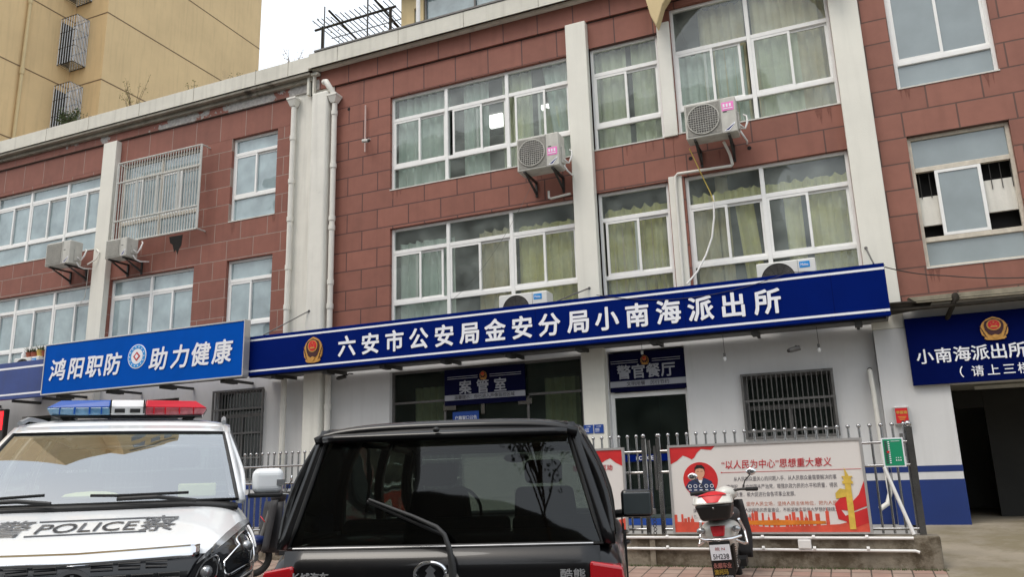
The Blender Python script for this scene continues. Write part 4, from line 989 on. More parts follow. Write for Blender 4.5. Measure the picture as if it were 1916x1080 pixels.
m.build('chain', 'iron_dark', g, world=True); B(-2.40, -2.34, -3.05, -3.02, .98, 1.05).build('padlock', 'iron_grey', g, world=True, bevel=.006)
m = MB().box(-2.40, -2.37, -3.0, -2.985, 1.0, 1.88).build('latch_bar', 'steel', g, world=True)
B(-2.42, -2.355, -3.14, -3.12, .36, .70).build('strap', 'concrete', g, world=True)
def pipe_run(label, pts, r=.016):
    t = MB().tube(pts, r, 8); 
    for i in range(0, int(abs(pts[-1][0] - pts[0][0]) / .55)):
        x = pts[0][0] + .3 + .55 * i; t.tube([(x - .015, pts[0][1], pts[0][2]), (x + .015, pts[0][1], pts[0][2])], r * 1.5, 8)
    o = t.build('water_pipe', 'pvc_white', None, loc=pts[0], world=True, smooth=50); tag(o, label, 'pipe', 'white water pipes on the low wall')
pipe_run('upper white pipe along the top edge of the low wall', [(-8, -3.145, .725), (.46, -3.145, .715)]); pipe_run('lower white pipe clipped across the face of the low wall', [(-8, -3.15, .605), (.46, -3.15, .585), (.50, -3.15, .57)])
o = MB().tube([(.27, -3.02, 1.46), (.47, -3.1, .75)], .02, 8).build('water_pipe', 'pvc_white', None, loc=(.27, -3.02, 1.46), world=True, smooth=50); tag(o, 'slanting white pipe below the green board', 'pipe', 'white water pipes on the low wall')
t = B(-.72, -.58, -3.18, -3.12, .60, .70).build('socket_box', 'pvc_white', None, loc=(-.65, -3.15, .6), world=True, bevel=.01); tag(t, 'square white box between the two pipes on the low wall', 'junction box')

def poster_board(label, x0, x1, z0, z1, full=True):
    t = thing('poster_board', label, 'poster board', ((x0 + x1) / 2, -3.1, z0), group='poster boards on the railings'); y = -3.12; W = x1 - x0
    def b(m, n, mt): return m.build(n, mt, t, world=True)
    g = MB(); fr = .028; g.box(x0, x1, y, y + .05, z1 - fr, z1); g.box(x0, x1, y, y + .05, z0, z0 + fr * .6); g.box(x0, x0 + fr, y, y + .05, z0 + fr * .6, z1 - fr); g.box(x1 - fr, x1, y, y + .05, z0 + fr * .6, z1 - fr); b(g, 'frame', 'board_frame')
    b(B(x0 + fr, x1 - fr, y + .012, y + .04, z0 + fr * .6, z1 - fr), 'panel', 'poster')
    X0, X1, Z0, Z1 = x0 + fr, x1 - fr, z0 + fr * .6, z1 - fr; p = y + .012
    rib = [(X0, Z1), (X0 + .55, Z1), (X0 + .50, Z1 - .045), (X0 + .45, Z1 - .04), (X0 + .38, Z1 - .03), (X0 + .33, Z1 - .07), (X0 + .29, Z1 - .13), (X0 + .26, Z1 - .15), (X0 + .21, Z1 - .12), (X0 + .155, Z1 - .10), (X0 + .08, Z1 - .16), (X0, Z1 - .20)]
    if not full: rib = [(x1 - fr + (X0 - q), z) for q, z in rib]
    b(MB().prism(rib, p - .003, p), 'ribbon_print', 'poster_red')
    # skyline
    g = MB(); g.prism([(X0, Z0), (X1, Z0), (X1, Z0 + .16), (X1 - .3, Z0 + .085), (X0 + W * .72, Z0 + .07), (X0 + W * .5, Z0 + .055), (X0 + W * .3, Z0 + .09), (X0 + .25, Z0 + .115), (X0, Z0 + .12)], p - .003, p)
    x = X0
    while x < X1 - .42 and True:
        bw = R.uniform(.018, .05); u = (x - X0) / W
        if u < .12 or u > .2: 
            if R.random() < .75:
                hh = R.uniform(.03, .10) * (1.3 if u > .4 else 1); g.box(x, x + bw, p - .0026, p - .0004, Z0 + .05, Z0 + .11 + hh)
                if R.random() < .3: g.prism([(x + bw * .3, Z0 + .11 + hh), (x + bw * .7, Z0 + .11 + hh), (x + bw * .5, Z0 + .16 + hh)], p - .0026, p - .0004)
        x += bw + R.uniform(.002, .012)
    b(g, 'skyline_print', 'poster_skyline')
    if not full: 
        lettering(t, '服务群众的互动', x1 - .42, p, z1 - .24, .07, 'text_red', bold=.02, ext=.003); return t
    g = MB(); g.prism([(X0 + .45, Z0 + .10), (X0 + .8, Z0 + .125), (X0 + 1.2, Z0 + .135), (X0 + 1.7, Z0 + .12), (X0 + 1.7, Z0 + .09), (X0 + 1.2, Z0 + .075), (X0 + .8, Z0 + .085)], p - .005, p - .003)
    b(g, 'glow_print', 'poster_orange')
    # portrait disc, a generic speaker in a dark suit
    cx, cz = X0 + .345, Z1 - .39; g = MB(); g.ellipse(cx, cz, .205, .205, p - .003, p, 40); b(g, 'portrait_disc', 'poster_red')
    g = MB(); g.prism([(cx - .185, cz - .085), (cx - .14, cz - .02), (cx - .05, cz + .02), (cx, cz - .0), (cx + .05, cz + .02), (cx + .13, cz - .02), (cx + .165, cz - .115), (cx + .10, cz - .178), (cx, cz - .204), (cx - .10, cz - .178)], p - .006, p - .003); b(g, 'portrait_suit', 'suit')
    g = MB(); g.prism([(cx - .03, cz + .012), (cx + .03, cz + .012), (cx, cz - .07)], p - .008, p - .006); b(g, 'portrait_shirt', 'letter_white')
    g = MB(); g.ellipse(cx, cz + .085, .056, .072, p - .009, p - .003, 20); g.box(cx - .025, cx + .025, p - .0085, p - .003, cz - .005, cz + .04); b(g, 'portrait_face', 'skin')
    g = MB(); g.prism([(cx - .058, cz + .09), (cx - .06, cz + .14), (cx - .03, cz + .172), (cx + .03, cz + .172), (cx + .06, cz + .14), (cx + .058, cz + .09), (cx + .045, cz + .125), (cx, cz + .135), (cx - .045, cz + .125)], p - .011, p - .009); g.box(cx - .035, cx - .012, p - .0105, p - .009, cz + .095, cz + .100); g.box(cx + .012, cx + .035, p - .0105, p - .009, cz + .095, cz + .100); b(g, 'portrait_hair', 'hair')
    g = MB()
    for k in range(5): g.ring(cx - .13 + .065 * k, cz - .075, .016, .022, p - .010, p - .008, 12); g.box(cx - .13 + .065 * k - .018, cx - .13 + .065 * k + .018, p - .010, p - .008, cz - .125, cz - .115)
    b(g, 'microphones', 'letter_white')
    lettering(t, '“以人民为中心”思想重大意义', X0 + 1.22, p, Z1 - .225, .10, 'text_red', bold=.006, ext=.004, width=1.22, name='title_lettering', shear=.1)
    b(MB().box(X0 + .60, X1 - .01, p - .003, p, Z1 - .318, Z1 - .313).ellipse(X0 + .60, Z1 - .315, .008, .008, p - .004, p, 10), 'rule_line', 'text_red')
    zz = Z1 - .395
    for ln, xx, ww in (('从人民群众最关心的问题入手，从人民群众最需要解决的事', X0 + 1.30, 1.13), ('情做起，着力加强从严治党，增强执政为民的水平和质量，得民', X0 + 1.255, 1.22), ('心顺民意，极大促进社会各项事业发展。', X0 + 1.03, .76)):
        lettering(t, ln, xx, p, zz, .055, 'text_body', bold=0, ext=.003, width=ww, name='body_lettering', res=1); zz -= .088
    zz -= .02
    lettering(t, '以人民为中心的发展思想，坚守人民立场，坚持人民主体地位，把为人民', X0 + 1.05, p, zz, .048, 'text_rust', bold=0, ext=.003, width=1.58, name='body_lettering', res=1)
    lettering(t, '谋幸福作为检验政治是否忠诚为人民服务的质量建设，不断凝聚实现伟大梦想的磅礴之', X0 + 1.04, p, zz - .07, .048, 'text_body', bold=0, ext=.003, width=1.62, name='body_lettering', res=1)
    lettering(t, '力，推进小康社会创建，共同走向美好未来。', X0 + .57, p, zz - .14, .048, 'text_body', bold=0, ext=.003, width=.68, name='body_lettering', res=1)
    # carved column with a red ribbon
    c0 = X1 - .17
    g = MB(); g.prism([(c0 - .16, Z0 + .30), (c0 - .05, Z0 + .42), (c0 + .02, Z0 + .32), (c0 + .10, Z0 + .40), (X1, Z0 + .55), (X1, Z0 + .28), (c0 + .02, Z0 + .22), (c0 - .10, Z0 + .24), (c0 - .02, Z0 + .10), (c0 - .14, Z0 + .14)], p - .005, p - .002); g.prism([(c0 - .1, Z0 + .16), (X1, Z0 + .26), (X1, Z0 + .10), (c0, Z0 + .04)], p - .0055, p - .0052); b(g, 'ribbon_print', 'poster_red')
    g = MB(); g.box(c0 - .032, c0 + .032, p - .009, p - .005, Z0 + .03, Z0 + .52); g.box(c0 - .055, c0 + .055, p - .011, p - .005, Z0 + .52, Z0 + .55); g.box(c0 - .04, c0 + .04, p - .011, p - .005, Z0 + .55, Z0 + .59); g.box(c0 - .055, c0 + .055, p - .011, p - .005, Z0 + .59, Z0 + .605); g.prism([(c0 - .02, Z0 + .605), (c0 + .02, Z0 + .605), (c0 - .02, Z0 + .70)], p - .011, p - .005)
    g.prism([(c0 - .14, Z0 + .36), (c0 - .03, Z0 + .38), (c0 - .03, Z0 + .46), (c0 - .09, Z0 + .47), (c0 - .14, Z0 + .42)], p - .009, p - .005); b(g, 'column_print', 'poster_yellow')
    return t
poster_board('wide red and cream poster with round portrait on the railings behind the scooter', -2.13, .07, .76, 1.80)
poster_board('poster board half hidden behind the black car, left of the gate post', -4.95, -2.68, .77, 1.80, False)
t = thing('information_board', 'small green board with a white border hung on the railings at the right', 'board', (.385, -3.0, 1.47))
B(.27, .495, -3.02, -2.99, 1.465, 1.785).build('board', 'letter_white', t, world=True); B(.285, .48, -3.024, -3.02, 1.48, 1.77).build('face', 'green_board', t, world=True)
g = MB(); 
for k in range(11): z = 1.735 - .023 * k; g.box(.30, .325, -3.028, -3.024, z, z + .014, 0); g.box(.335, .352, -3.028, -3.024, z, z + .012, 1)
for k in range(3): g.box(.40 + .022 * k, .41 + .022 * k, -3.028, -3.024, 1.53, 1.545, 1); g.box(.40 + .022 * k, .41 + .022 * k, -3.028, -3.024, 1.56, 1.57, 1)
g.box(.37, .46, -3.028, -3.024, 1.745, 1.75, 1); g.build('printed_rows', ['text_dark', 'letter_white'], t, world=True); MB().ellipse(.33, 1.63, .014, .014, -3.03, -3.028, 14).build('red_mark', 'red', t, world=True)

# ------------------------------------------------------------------ vehicles (x right, y away from the viewer, z up)
def sup(t, n):      # superellipse point
    c, s = math.cos(t), math.sin(t)
    return (math.copysign(abs(c) ** (2 / n), c), math.copysign(abs(s) ** (2 / n), s))
def interp(tab, y):
    if y <= tab[0][0]: return tab[0][1:]
    for a, b in zip(tab, tab[1:]):
        if y <= b[0]:
            u = (y - a[0]) / (b[0] - a[0]); return tuple(p + (q - p) * u for p, q in zip(a[1:], b[1:]))
    return tab[-1][1:]
def body_loft(tab, n=5, m=0, nth=40, zc=.7, cap_inset=.0):
    """tab rows: y, half width, top z, bottom z"""
    g = MB(); rings = []
    for y, W, Z, Zb in tab:
        ring = []
        for k in range(nth):
            t = 2 * PI * k / nth; cx, sz = sup(t, n)
            ring.append((W * cx, y, zc + (Z - zc if sz > 0 else zc - Zb) * sz))
        rings.append(ring)
    vs = [v for r in rings for v in r]; fs = []
    for i in range(len(rings) - 1):
        for k in range(nth): fs.append((i * nth + k, i * nth + (k + 1) % nth, (i + 1) * nth + (k + 1) % nth, (i + 1) * nth + k))
    fs.append(tuple(range(nth))[::-1]); fs.append(tuple((len(rings) - 1) * nth + k for k in range(nth)))
    return g.add(vs, fs, m)
def wheel(parent, x, y, r=.34, w_=.21, ang=0):
    t = MB(); sx = 1 if x > 0 else -1; xo = x
    t.tube([(xo - w_ / 2, y, r), (xo - w_ / 2 + .02, y, r), (xo + w_ / 2 - .02, y, r), (xo + w_ / 2, y, r)], [r - .03, r, r, r - .03], 28)
    wh = t.build('wheel', 'rubber', parent, smooth=40)
    q = MB(); q.tube([(xo + sx * (w_ / 2 - .03), y, r), (xo + sx * (w_ / 2 + .004), y, r)], r * .62, 24)
    for k in range(5):
        a = 2 * PI * k / 5; q.tube([(xo + sx * (w_ / 2 + .01), y, r), (xo + sx * (w_ / 2 + .01), y + r * .58 * math.cos(a), r + r * .58 * math.sin(a))], .025, 6)
    q.build('rim', 'steel', wh, smooth=40)
def greenhouse(root, paint, bx, zb, tx, y0, y1, yr, yf, roof, wins, front_t, th=.035, rear_in=(.06, .10), dark='black_plastic', side_glass='side_glass', near_glass='tinted_glass', far_glass='tinted_glass', near_name='rear_window', far_name='windscreen', roof_over=.03, bulge=0):
    """pillars, roof and glass above the belt line. y0/yr: near belt/roof ends; y1/yf: far belt/roof ends."""
    zt = lambda y: interp(roof, y)[0]
    def S(sx, y, t):     # side surface; y given at the belt, slides with height
        u = (y - y0) / (y1 - y0); yy = (y0 + (yr - y0) * t) * (1 - u) + (y1 + (yf - y1) * t) * u - bulge * math.sin(PI * t) * (1 - u) ** 4
        return (sx * (bx + (tx - bx) * t + .05 * math.sin(PI * t)), yy, zb + (zt(yy) - .045 - zb) * t)
    pillars = MB(); gl = MB(); trim = MB()
    for sx in (-1, 1):
        edges = [y0] + sum([[a, b] for a, b in wins], []) + [y1]
        fl = sx < 0
        for i in range(0, len(edges), 2):
            a, b = edges[i], edges[i + 1]
            pillars.grid(lambda u, v: S(sx, a + (b - a) * u, v), 3, 8, flip=fl)
        for a, b in wins:
            pillars.grid(lambda u, v: S(sx, a + (b - a) * u, .90 + .10 * v), 8, 1, flip=fl)
            pillars.grid(lambda u, v: S(sx, a + (b - a) * u, .05 * v), 8, 1, flip=fl)
            gl.grid(lambda u, v: tuple(Vector(S(sx, a + (b - a) * u, .05 + .85 * v)) - Vector((sx * .012, 0, 0))), 8, 6, flip=fl)
            P_ = [S(sx, a + (b - a) * u, .05) for u in (0, .25, .5, .75, 1)] + [S(sx, b, .05 + .85 * k / 5) for k in range(1, 6)] + [S(sx, b - (b - a) * u, .90) for u in (.25, .5, .75, 1)] + [S(sx, a, .9 - .85 * k / 5) for k in range(1, 5)]
            trim.tube(P_, .009, 5, close=True)
    # near and far end frames
    def E_(end, u, t):   # u -1..1 across
        if end: x = bx + (tx - bx) * t; y = y1 + (yf - y1) * t; y += .10 * (1 - abs(u) ** 2.5)
        else: x = bx + (tx - bx) * t; y = y0 + (yr - y0) * t; y -= (.0 if near_name == 'rear_window' else .12) * (1 - abs(u) ** 2.5) + (.03 * (1 - u * u)) + bulge * math.sin(PI * t)
        return (x * u, y, zb + (zt(yr if not end else yf) - .03 - zb) * t + .0)
    names = []
    for end, nm, gm in ((0, near_name, near_glass), (1, far_name, far_glass)):
        w0, t1 = rear_in if not end else (.07, .08)
        top = 1 - t1
        fl = bool(end)
        for s in (-1, 1):
            lo, hi = sorted((s * 1.0, s * (1 - w0)))
            pillars.grid(lambda u, v: E_(end, lo + (hi - lo) * u, v), 2, 8, flip=fl)
        pillars.grid(lambda u, v: E_(end, -(1 - w0) + 2 * (1 - w0) * u, top + t1 * v), 16, 1, flip=fl)
        q = MB(); q.grid(lambda u, v: tuple(Vector(E_(end, -(1 - w0) + 2 * (1 - w0) * u, .0 + top * v)) + Vector((0, .008 if not end else -.008, 0))), 20, 10, flip=fl)
        q.build(nm, gm, root, smooth=80)
        us = [(-1 + 2 * k / 12) * (1 - w0) for k in range(13)]
        ring = [E_(end, u, .005) for u in us] + [E_(end, 1 - w0, top * k / 5) for k in range(1, 5)] + [E_(end, u, top) for u in us[::-1]] + [E_(end, -(1 - w0), top * k / 5) for k in range(4, 0, -1)]
        trim.tube(ring, .011, 6, close=True)
    pillars.build('pillars', paint, root, smooth=60, solid=th)
    gl.build('side_window', side_glass, root, smooth=60); trim.build('window_trim', dark, root, smooth=60)
    # roof
    def RF(u, v):
        y = yr - roof_over + (yf + .02 - yr + roof_over) * v; x = (u * 2 - 1)
        e = abs(x) ** 6; ee = max(0, 1 - min(v, 1 - v) * 14) ** 2
        return (x * (tx + .02), y, zt(y) - .035 * e - .015 * ee - .015 * x * x)
    MB().grid(RF, 24, 24).build('roof', paint, root, smooth=70, solid=.04)
    return S, E_

# ---- black boxy car seen from behind
suv = thing('black_car', 'black boxy hatchback car seen from behind with tinted rear window and grey rear wiper', 'car', (-1.905, -9.445, 0), .2793)
tab = [(-.02, .80, .98, .42), (.0, .835, 1.10, .36), (.03, .865, 1.16, .32), (.12, .885, 1.195, .28), (.5, .895, 1.205, .24), (1.5, .90, 1.205, .24), (2.5, .905, 1.20, .24), (2.95, .905, 1.19, .24), (3.2, .90, 1.15, .25), (3.7, .885, 1.09, .27), (3.95, .84, 1.02, .3), (4.05, .76, .95, .36)]
body_loft(tab, n=7.5, zc=.78, nth=56).build('body', 'black_paint', suv, smooth=60)
roofS = [(0, 1.775), (.3, 1.80), (.8, 1.815), (1.4, 1.815), (1.9, 1.80), (2.3, 1.77)]
S_, E_ = greenhouse(suv, 'black_paint', .845, 1.17, .67, .05, 2.95, .17, 2.2, roofS, [(.30, .92), (1.02, 1.85), (1.95, 2.72)], 0, rear_in=(.075, .10), near_name='rear_window', far_name='windscreen', far_glass='car_glass', roof_over=.06)
# spoiler lip, nozzle, belt moulding
MB().grid(lambda u, v: ((u * 2 - 1) * .635, .085 - .04 * (1 - (2 * u - 1) ** 2) + .10 * v, 1.715 + .05 * v), 20, 3).build('spoiler', 'black_paint', suv, smooth=60, solid=.03)
MB().ball((-.02, .03, 1.735), (.018, .02, .014)).build('washer_nozzle', 'black_plastic', suv, smooth=60)
MB().tube([(-.74, .0, 1.175), (0, -.025, 1.175), (.74, .0, 1.175)], .006, 6).build('belt_moulding', 'steel', suv)
tg = MB().grid(lambda u, v: ((u * 2 - 1) * (.80 - .03 * v), -.026 - .014 * (1 - (u * 2 - 1) ** 2), .50 + .668 * v), 16, 6); tg.build('tailgate', 'black_paint', suv, smooth=60, solid=.02)
for s in (-1, 1):
    tl = MB(); o_ = [(.715, .72), (.875, .72), (.885, .98), (.872, 1.075), (.72, 1.10)]
    pts = [(s * a, b) for a, b in o_]; tl.prism(pts, -.045, .16, 0)
    q = MB(); q.prism([(s * .735, .74), (s * .83, .74), (s * .835, 1.0), (s * .74, 1.02)], -.052, -.045, 0)
    t_ = tl.build('tail_light', 'lamp_red', suv, bevel=.015, seg=3); q.build('reflector', 'lamp_amber', t_)
    h = MB()
    for k in range(9): h.box(s * .74, s * .83, -.056, -.052, .76 + .03 * k, .765 + .03 * k)
    for k in range(6): h.box(s * (.745 + .016 * k), s * (.748 + .016 * k), -.056, -.052, .75, 1.01)
    h.build('lattice', 'lamp_red', t_)
wp = MB(); wp.tube([(.075, -.055, 1.02), (.075, -.075, 1.10), (.065, -.085, 1.17), (.04, -.08, 1.235), (-.0, -.07, 1.27), (-.12, -.045, 1.32), (-.35, -.02, 1.405)], [.022, .018, .013, .012, .011, .009, .007], 8)
wi = wp.build('rear_wiper', 'wiper_grey', suv, smooth=50); MB().tube([(-.36, -.012, 1.395), (.04, -.052, 1.225)], .009, 6).build('blade', 'black_plastic', wi); MB().tube([(.075, -.04, 1.02), (.075, -.075, 1.035)], .032, 12).build('pivot', 'iron_grey', wi, smooth=40)
em = MB(); em.tube([(-.035 + .075 * math.cos(2 * PI * k / 32), -.05, 1.055 + .052 * math.sin(2 * PI * k / 32)) for k in range(32)], .010, 8, close=True)
em.prism([(-.075, 1.015), (-.05, 1.06), (-.06, 1.07), (-.035, 1.095), (-.01, 1.07), (-.02, 1.06), (.005, 1.015), (-.02, 1.008), (-.035, 1.03), (-.05, 1.008)], -.055, -.04); em.build('maker_emblem', 'chrome', suv, smooth=40)
for txt, x, wd in (('长城汽车', -.63, .185), ('酷熊', .64, .115)):
    place(text_mb(txt, .046, .02, .008, width=wd), x, -.045, 1.045).build('badge_lettering', 'badge_metal', suv)
B(-.82, .82, -.07, .12, .38, .60).build('rear_bumper', 'black_plastic', suv, bevel=.05, seg=4)
pl = B(-.22, .22, -.045, -.035, .66, .80).build('number_plate', 'blue_plate', suv, bevel=.004)
for s in (-1, 1):
    mm = MB(); mm.box(s * .90, s * 1.13, 2.22, 2.36, 1.17, 1.37); mi = mm.build('mirror', 'black_paint', suv, bevel=.035, seg=4)
    B(s * .915, s * 1.115, 2.205, 2.221, 1.19, 1.35).build('mirror_glass', 'opposite_glass', mi, bevel=.01)
    MB().tube([(s * .84, 2.35, 1.19), (s * .93, 2.30, 1.20)], .03, 8).build('arm', 'black_plastic', mi)
    for y in (1.35, 2.25): MB().tube([(s * .905, y, 1.06), (s * .93, y + .05, 1.06), (s * .93, y + .16, 1.06), (s * .905, y + .2, 1.06)], .012, 6).build('door_handle', 'black_paint', suv, smooth=50)
    for y in (.98, 1.9, 2.8): MB().box(s * .897, s * .9085, y - .004, y + .004, .4, 1.15).build('door_seam', 'black_plastic', suv)
for x in (-.80, .80):
    for y in (.62, 3.22): wheel(suv, x, y)
# cabin
MB().box(-.78, .78, .2, 2.7, 1.0, 1.165).build('cabin_floor', 'seat_fabric', suv)
for x in (-.37, .37):
    s_ = MB(); s_.hexa([(x - .23, 1.75, 1.1), (x + .23, 1.75, 1.1), (x + .23, 1.88, 1.1), (x - .23, 1.88, 1.1), (x - .20, 1.68, 1.42), (x + .20, 1.68, 1.42), (x + .20, 1.78, 1.42), (x - .20, 1.78, 1.42)]); q = s_.build('seat', 'seat_fabric', suv, bevel=.04, seg=3)
    MB().box(x - .13, x + .13, 1.66, 1.76, 1.44, 1.60).build('headrest', 'seat_fabric', q, bevel=.04, seg=3)
for x in (-.5, 0, .5):
    q = MB().box(x - .24, x + .24, .75, .88, 1.1, 1.27).build('seat', 'seat_fabric', suv, bevel=.03, seg=3)
MB().box(-.70, .70, 2.55, 2.9, 1.1, 1.22).build('dashboard', 'seat_fabric', suv, bevel=.03); MB().ball((.12, 2.25, 1.63), (.10, .02, .035)).build('inner_mirror', 'black_plastic', suv, smooth=60)
ws = MB(); ws.tube([(-.37 + .18 * math.cos(2 * PI * k / 24), 2.42 - .05 * math.sin(2 * PI * k / 24), 1.24 + .18 * math.sin(2 * PI * k / 24)) for k in range(24)], .014, 6, close=True); ws.build('steering_wheel', 'black_plastic', suv)

# ---- white police van seen from the front
van = thing('police_van', 'white police van facing the camera with a blue and red light bar', 'van', (-3.80, -9.90, 0), .745)
VT = [(-.01, .66, 1.12, .40), (.0, .74, 1.15, .36), (.03, .80, 1.175, .32), (.10, .85, 1.205, .28), (.2, .875, 1.245, .26), (.4, .90, 1.30, .25), (.6, .905, 1.36, .24), (.8, .905, 1.405, .24), (1.05, .905, 1.415, .24), (2.5, .905, 1.40, .24), (4.4, .90, 1.38, .25), (4.72, .86, 1.30, .3), (4.78, .78, 1.1, .4)]
bo = body_loft(VT, n=6.0, zc=.75, nth=64); bo.build('body', 'van_white', van, smooth=70)
def vsurf(x, z, y, off=.006):      # push a point out onto the bodywork at station y
    W, Z, Zb = interp(VT, y); dx, dz = x / W, (z - .75) / (Z - .75 if z > .75 else .75 - Zb)
    k = (abs(dx) ** 6 + abs(dz) ** 6) ** (1 / 6)
    return (x / k * (1 + off), y, .75 + (z - .75) / k * (1 + off))
def vtop(x, y, off=.008):
    W, Z, Zb = interp(VT, y); return (x, y, .75 + (Z - .75) * max(0, 1 - abs(x / W) ** 6) ** (1 / 6) + off)
roofV = [(1.3, 1.88), (1.55, 1.93), (1.75, 1.97), (1.88, 2.00), (2.0, 2.015), (2.4, 2.03), (3.4, 2.03), (4.4, 1.99), (4.8, 1.95)]
greenhouse(van, 'van_white', .845, 1.40, .715, .84, 4.70, 1.72, 4.5, roofV, [(1.25, 1.95), (2.05, 2.95), (3.05, 4.4)], 0, rear_in=(.055, .105), near_name='windscreen', far_name='rear_window', near_glass='windscreen', far_glass='tinted_glass', roof_over=.03, bulge=.07)
# cowl, wipers, dash
MB().grid(lambda u, v: ((u * 2 - 1) * .80, .62 + .07 * (2 * u - 1) ** 2 + .12 * v * (1), interp(VT, .68 + .1 * v)[1] + .012 - .035 * abs(2 * u - 1) ** 5), 20, 2).build('cowl', 'black_plastic', van, smooth=60, solid=.02)
for (p0, p1, p2) in (((.55, .62, 1.405), (.10, .64, 1.43), (-.05, .68, 1.455)), ((-.25, .62, 1.415), (-.62, .68, 1.43), (-.78, .74, 1.45))):
    q = MB().tube([p0, ((p0[0] + p1[0]) / 2, p1[1] - .03, p1[2] + .005), p1], .013, 6).build('wiper', 'black_plastic', van); MB().tube([(p0[0] - .05, p0[1] + .08, p0[2] + .05), (p1[0], p1[1], p1[2] + .02), p2], .009, 6).build('blade', 'rubber', q)
MB().box(-.74, .74, .90, 1.6, 1.36, 1.42).build('dashboard', 'seat_fabric', van, bevel=.03); MB().box(-.76, .76, 1.9, 4.5, 1.3, 1.41).build('cabin_floor', 'seat_fabric', van)
for x in (-.4, .4):
    q = MB().box(x - .22, x + .22, 2.2, 2.35, 1.3, 1.62).build('seat', 'seat_fabric', van, bevel=.05, seg=3); MB().box(x - .12, x + .12, 2.2, 2.3, 1.64, 1.8).build('headrest', 'seat_fabric', q, bevel=.04)
MB().ball((-.10, 1.05, 1.45), (.17, .10, .03), 12, 6).build('paper_slip', 'yellow_item', van, smooth=60); MB().box(.42, .66, 1.05, 1.2, 1.42, 1.51).build('tissue_box', 'yellow_item', van, bevel=.01)
# bonnet lettering
def hood(chars, cx, y0_, h, wd, m_, bold=.03, ref='中', nm='bonnet_lettering'):
    t = text_mb(chars, h, bold, .003, width=wd, ref=ref, res=3)
    def f(v): return vtop(cx + v.x + .12 * v.z, y0_ + v.z, .006)
    t.v = [Vector(f(v)) for v in t.v]; t.build(nm, m_, van)
hood('POLICE', -.0, .335, .15, .50, 'grey_letter', ref='cap', bold=.008); hood('察', .365, .35, .26, .185, 'grey_letter', bold=.008); hood('警', -.385, .35, .26, .185, 'grey_letter', bold=.008)
for y_ in (.22, .45): MB().tube([vtop(-.28 + .60 * k / 10 + .12 * (y_ - .335), y_, .005) for k in range(11)], .0045, 5).build('bonnet_line', 'grey_letter', van)
# chrome strip, grille, headlights
ch = MB().grid(lambda u, v: ((u * 2 - 1) * .60, -.075 + .04 * (2 * u - 1) ** 2 + .05 * v, 1.130 + .055 * v - .012 * (1 - abs(2 * u - 1))), 24, 3); ch.build('chrome_strip', 'chrome', van, smooth=60, solid=.02)
gr_ = MB().grid(lambda u, v: ((u * 2 - 1) * (.50 + .13 * v), -.060 + .035 * (2 * u - 1) ** 2, .68 + .455 * v), 20, 4).build('grille', 'lamp_dark', van, smooth=60, solid=.02)
g = MB()
for r_ in range(6):
    z = 1.10 - .062 * r_
    for k in range(-4, 5):
        x = k * .13 + (.065 if r_ % 2 else 0)
        if abs(x) > .5 - .02 * r_ or (abs(x) < .10 and r_ < 4): continue
        yy = -.072 + .035 * (x / .6) ** 2; g.tube([(x - .052, yy, z - .012), (x - .052, yy, z + .012), (x + .052, yy, z + .012), (x + .052, yy, z - .012)], .0035, 5, close=True)
g.build('grille_bars', 'iron_grey', gr_)
m = MB(); m.ring(0, 1.02, .058, .078, -.100, -.07, 32, 0, sx=1.15); m.ellipse(0, 1.02, .068, .06, -.085, -.06, 28, 1); m.box(-.05, .05, -.092, -.085, .99, 1.005); m.box(-.008, .008, -.092, -.085, .96, 1.07); m.build('front_badge', ['chrome', 'lamp_dark'], van)
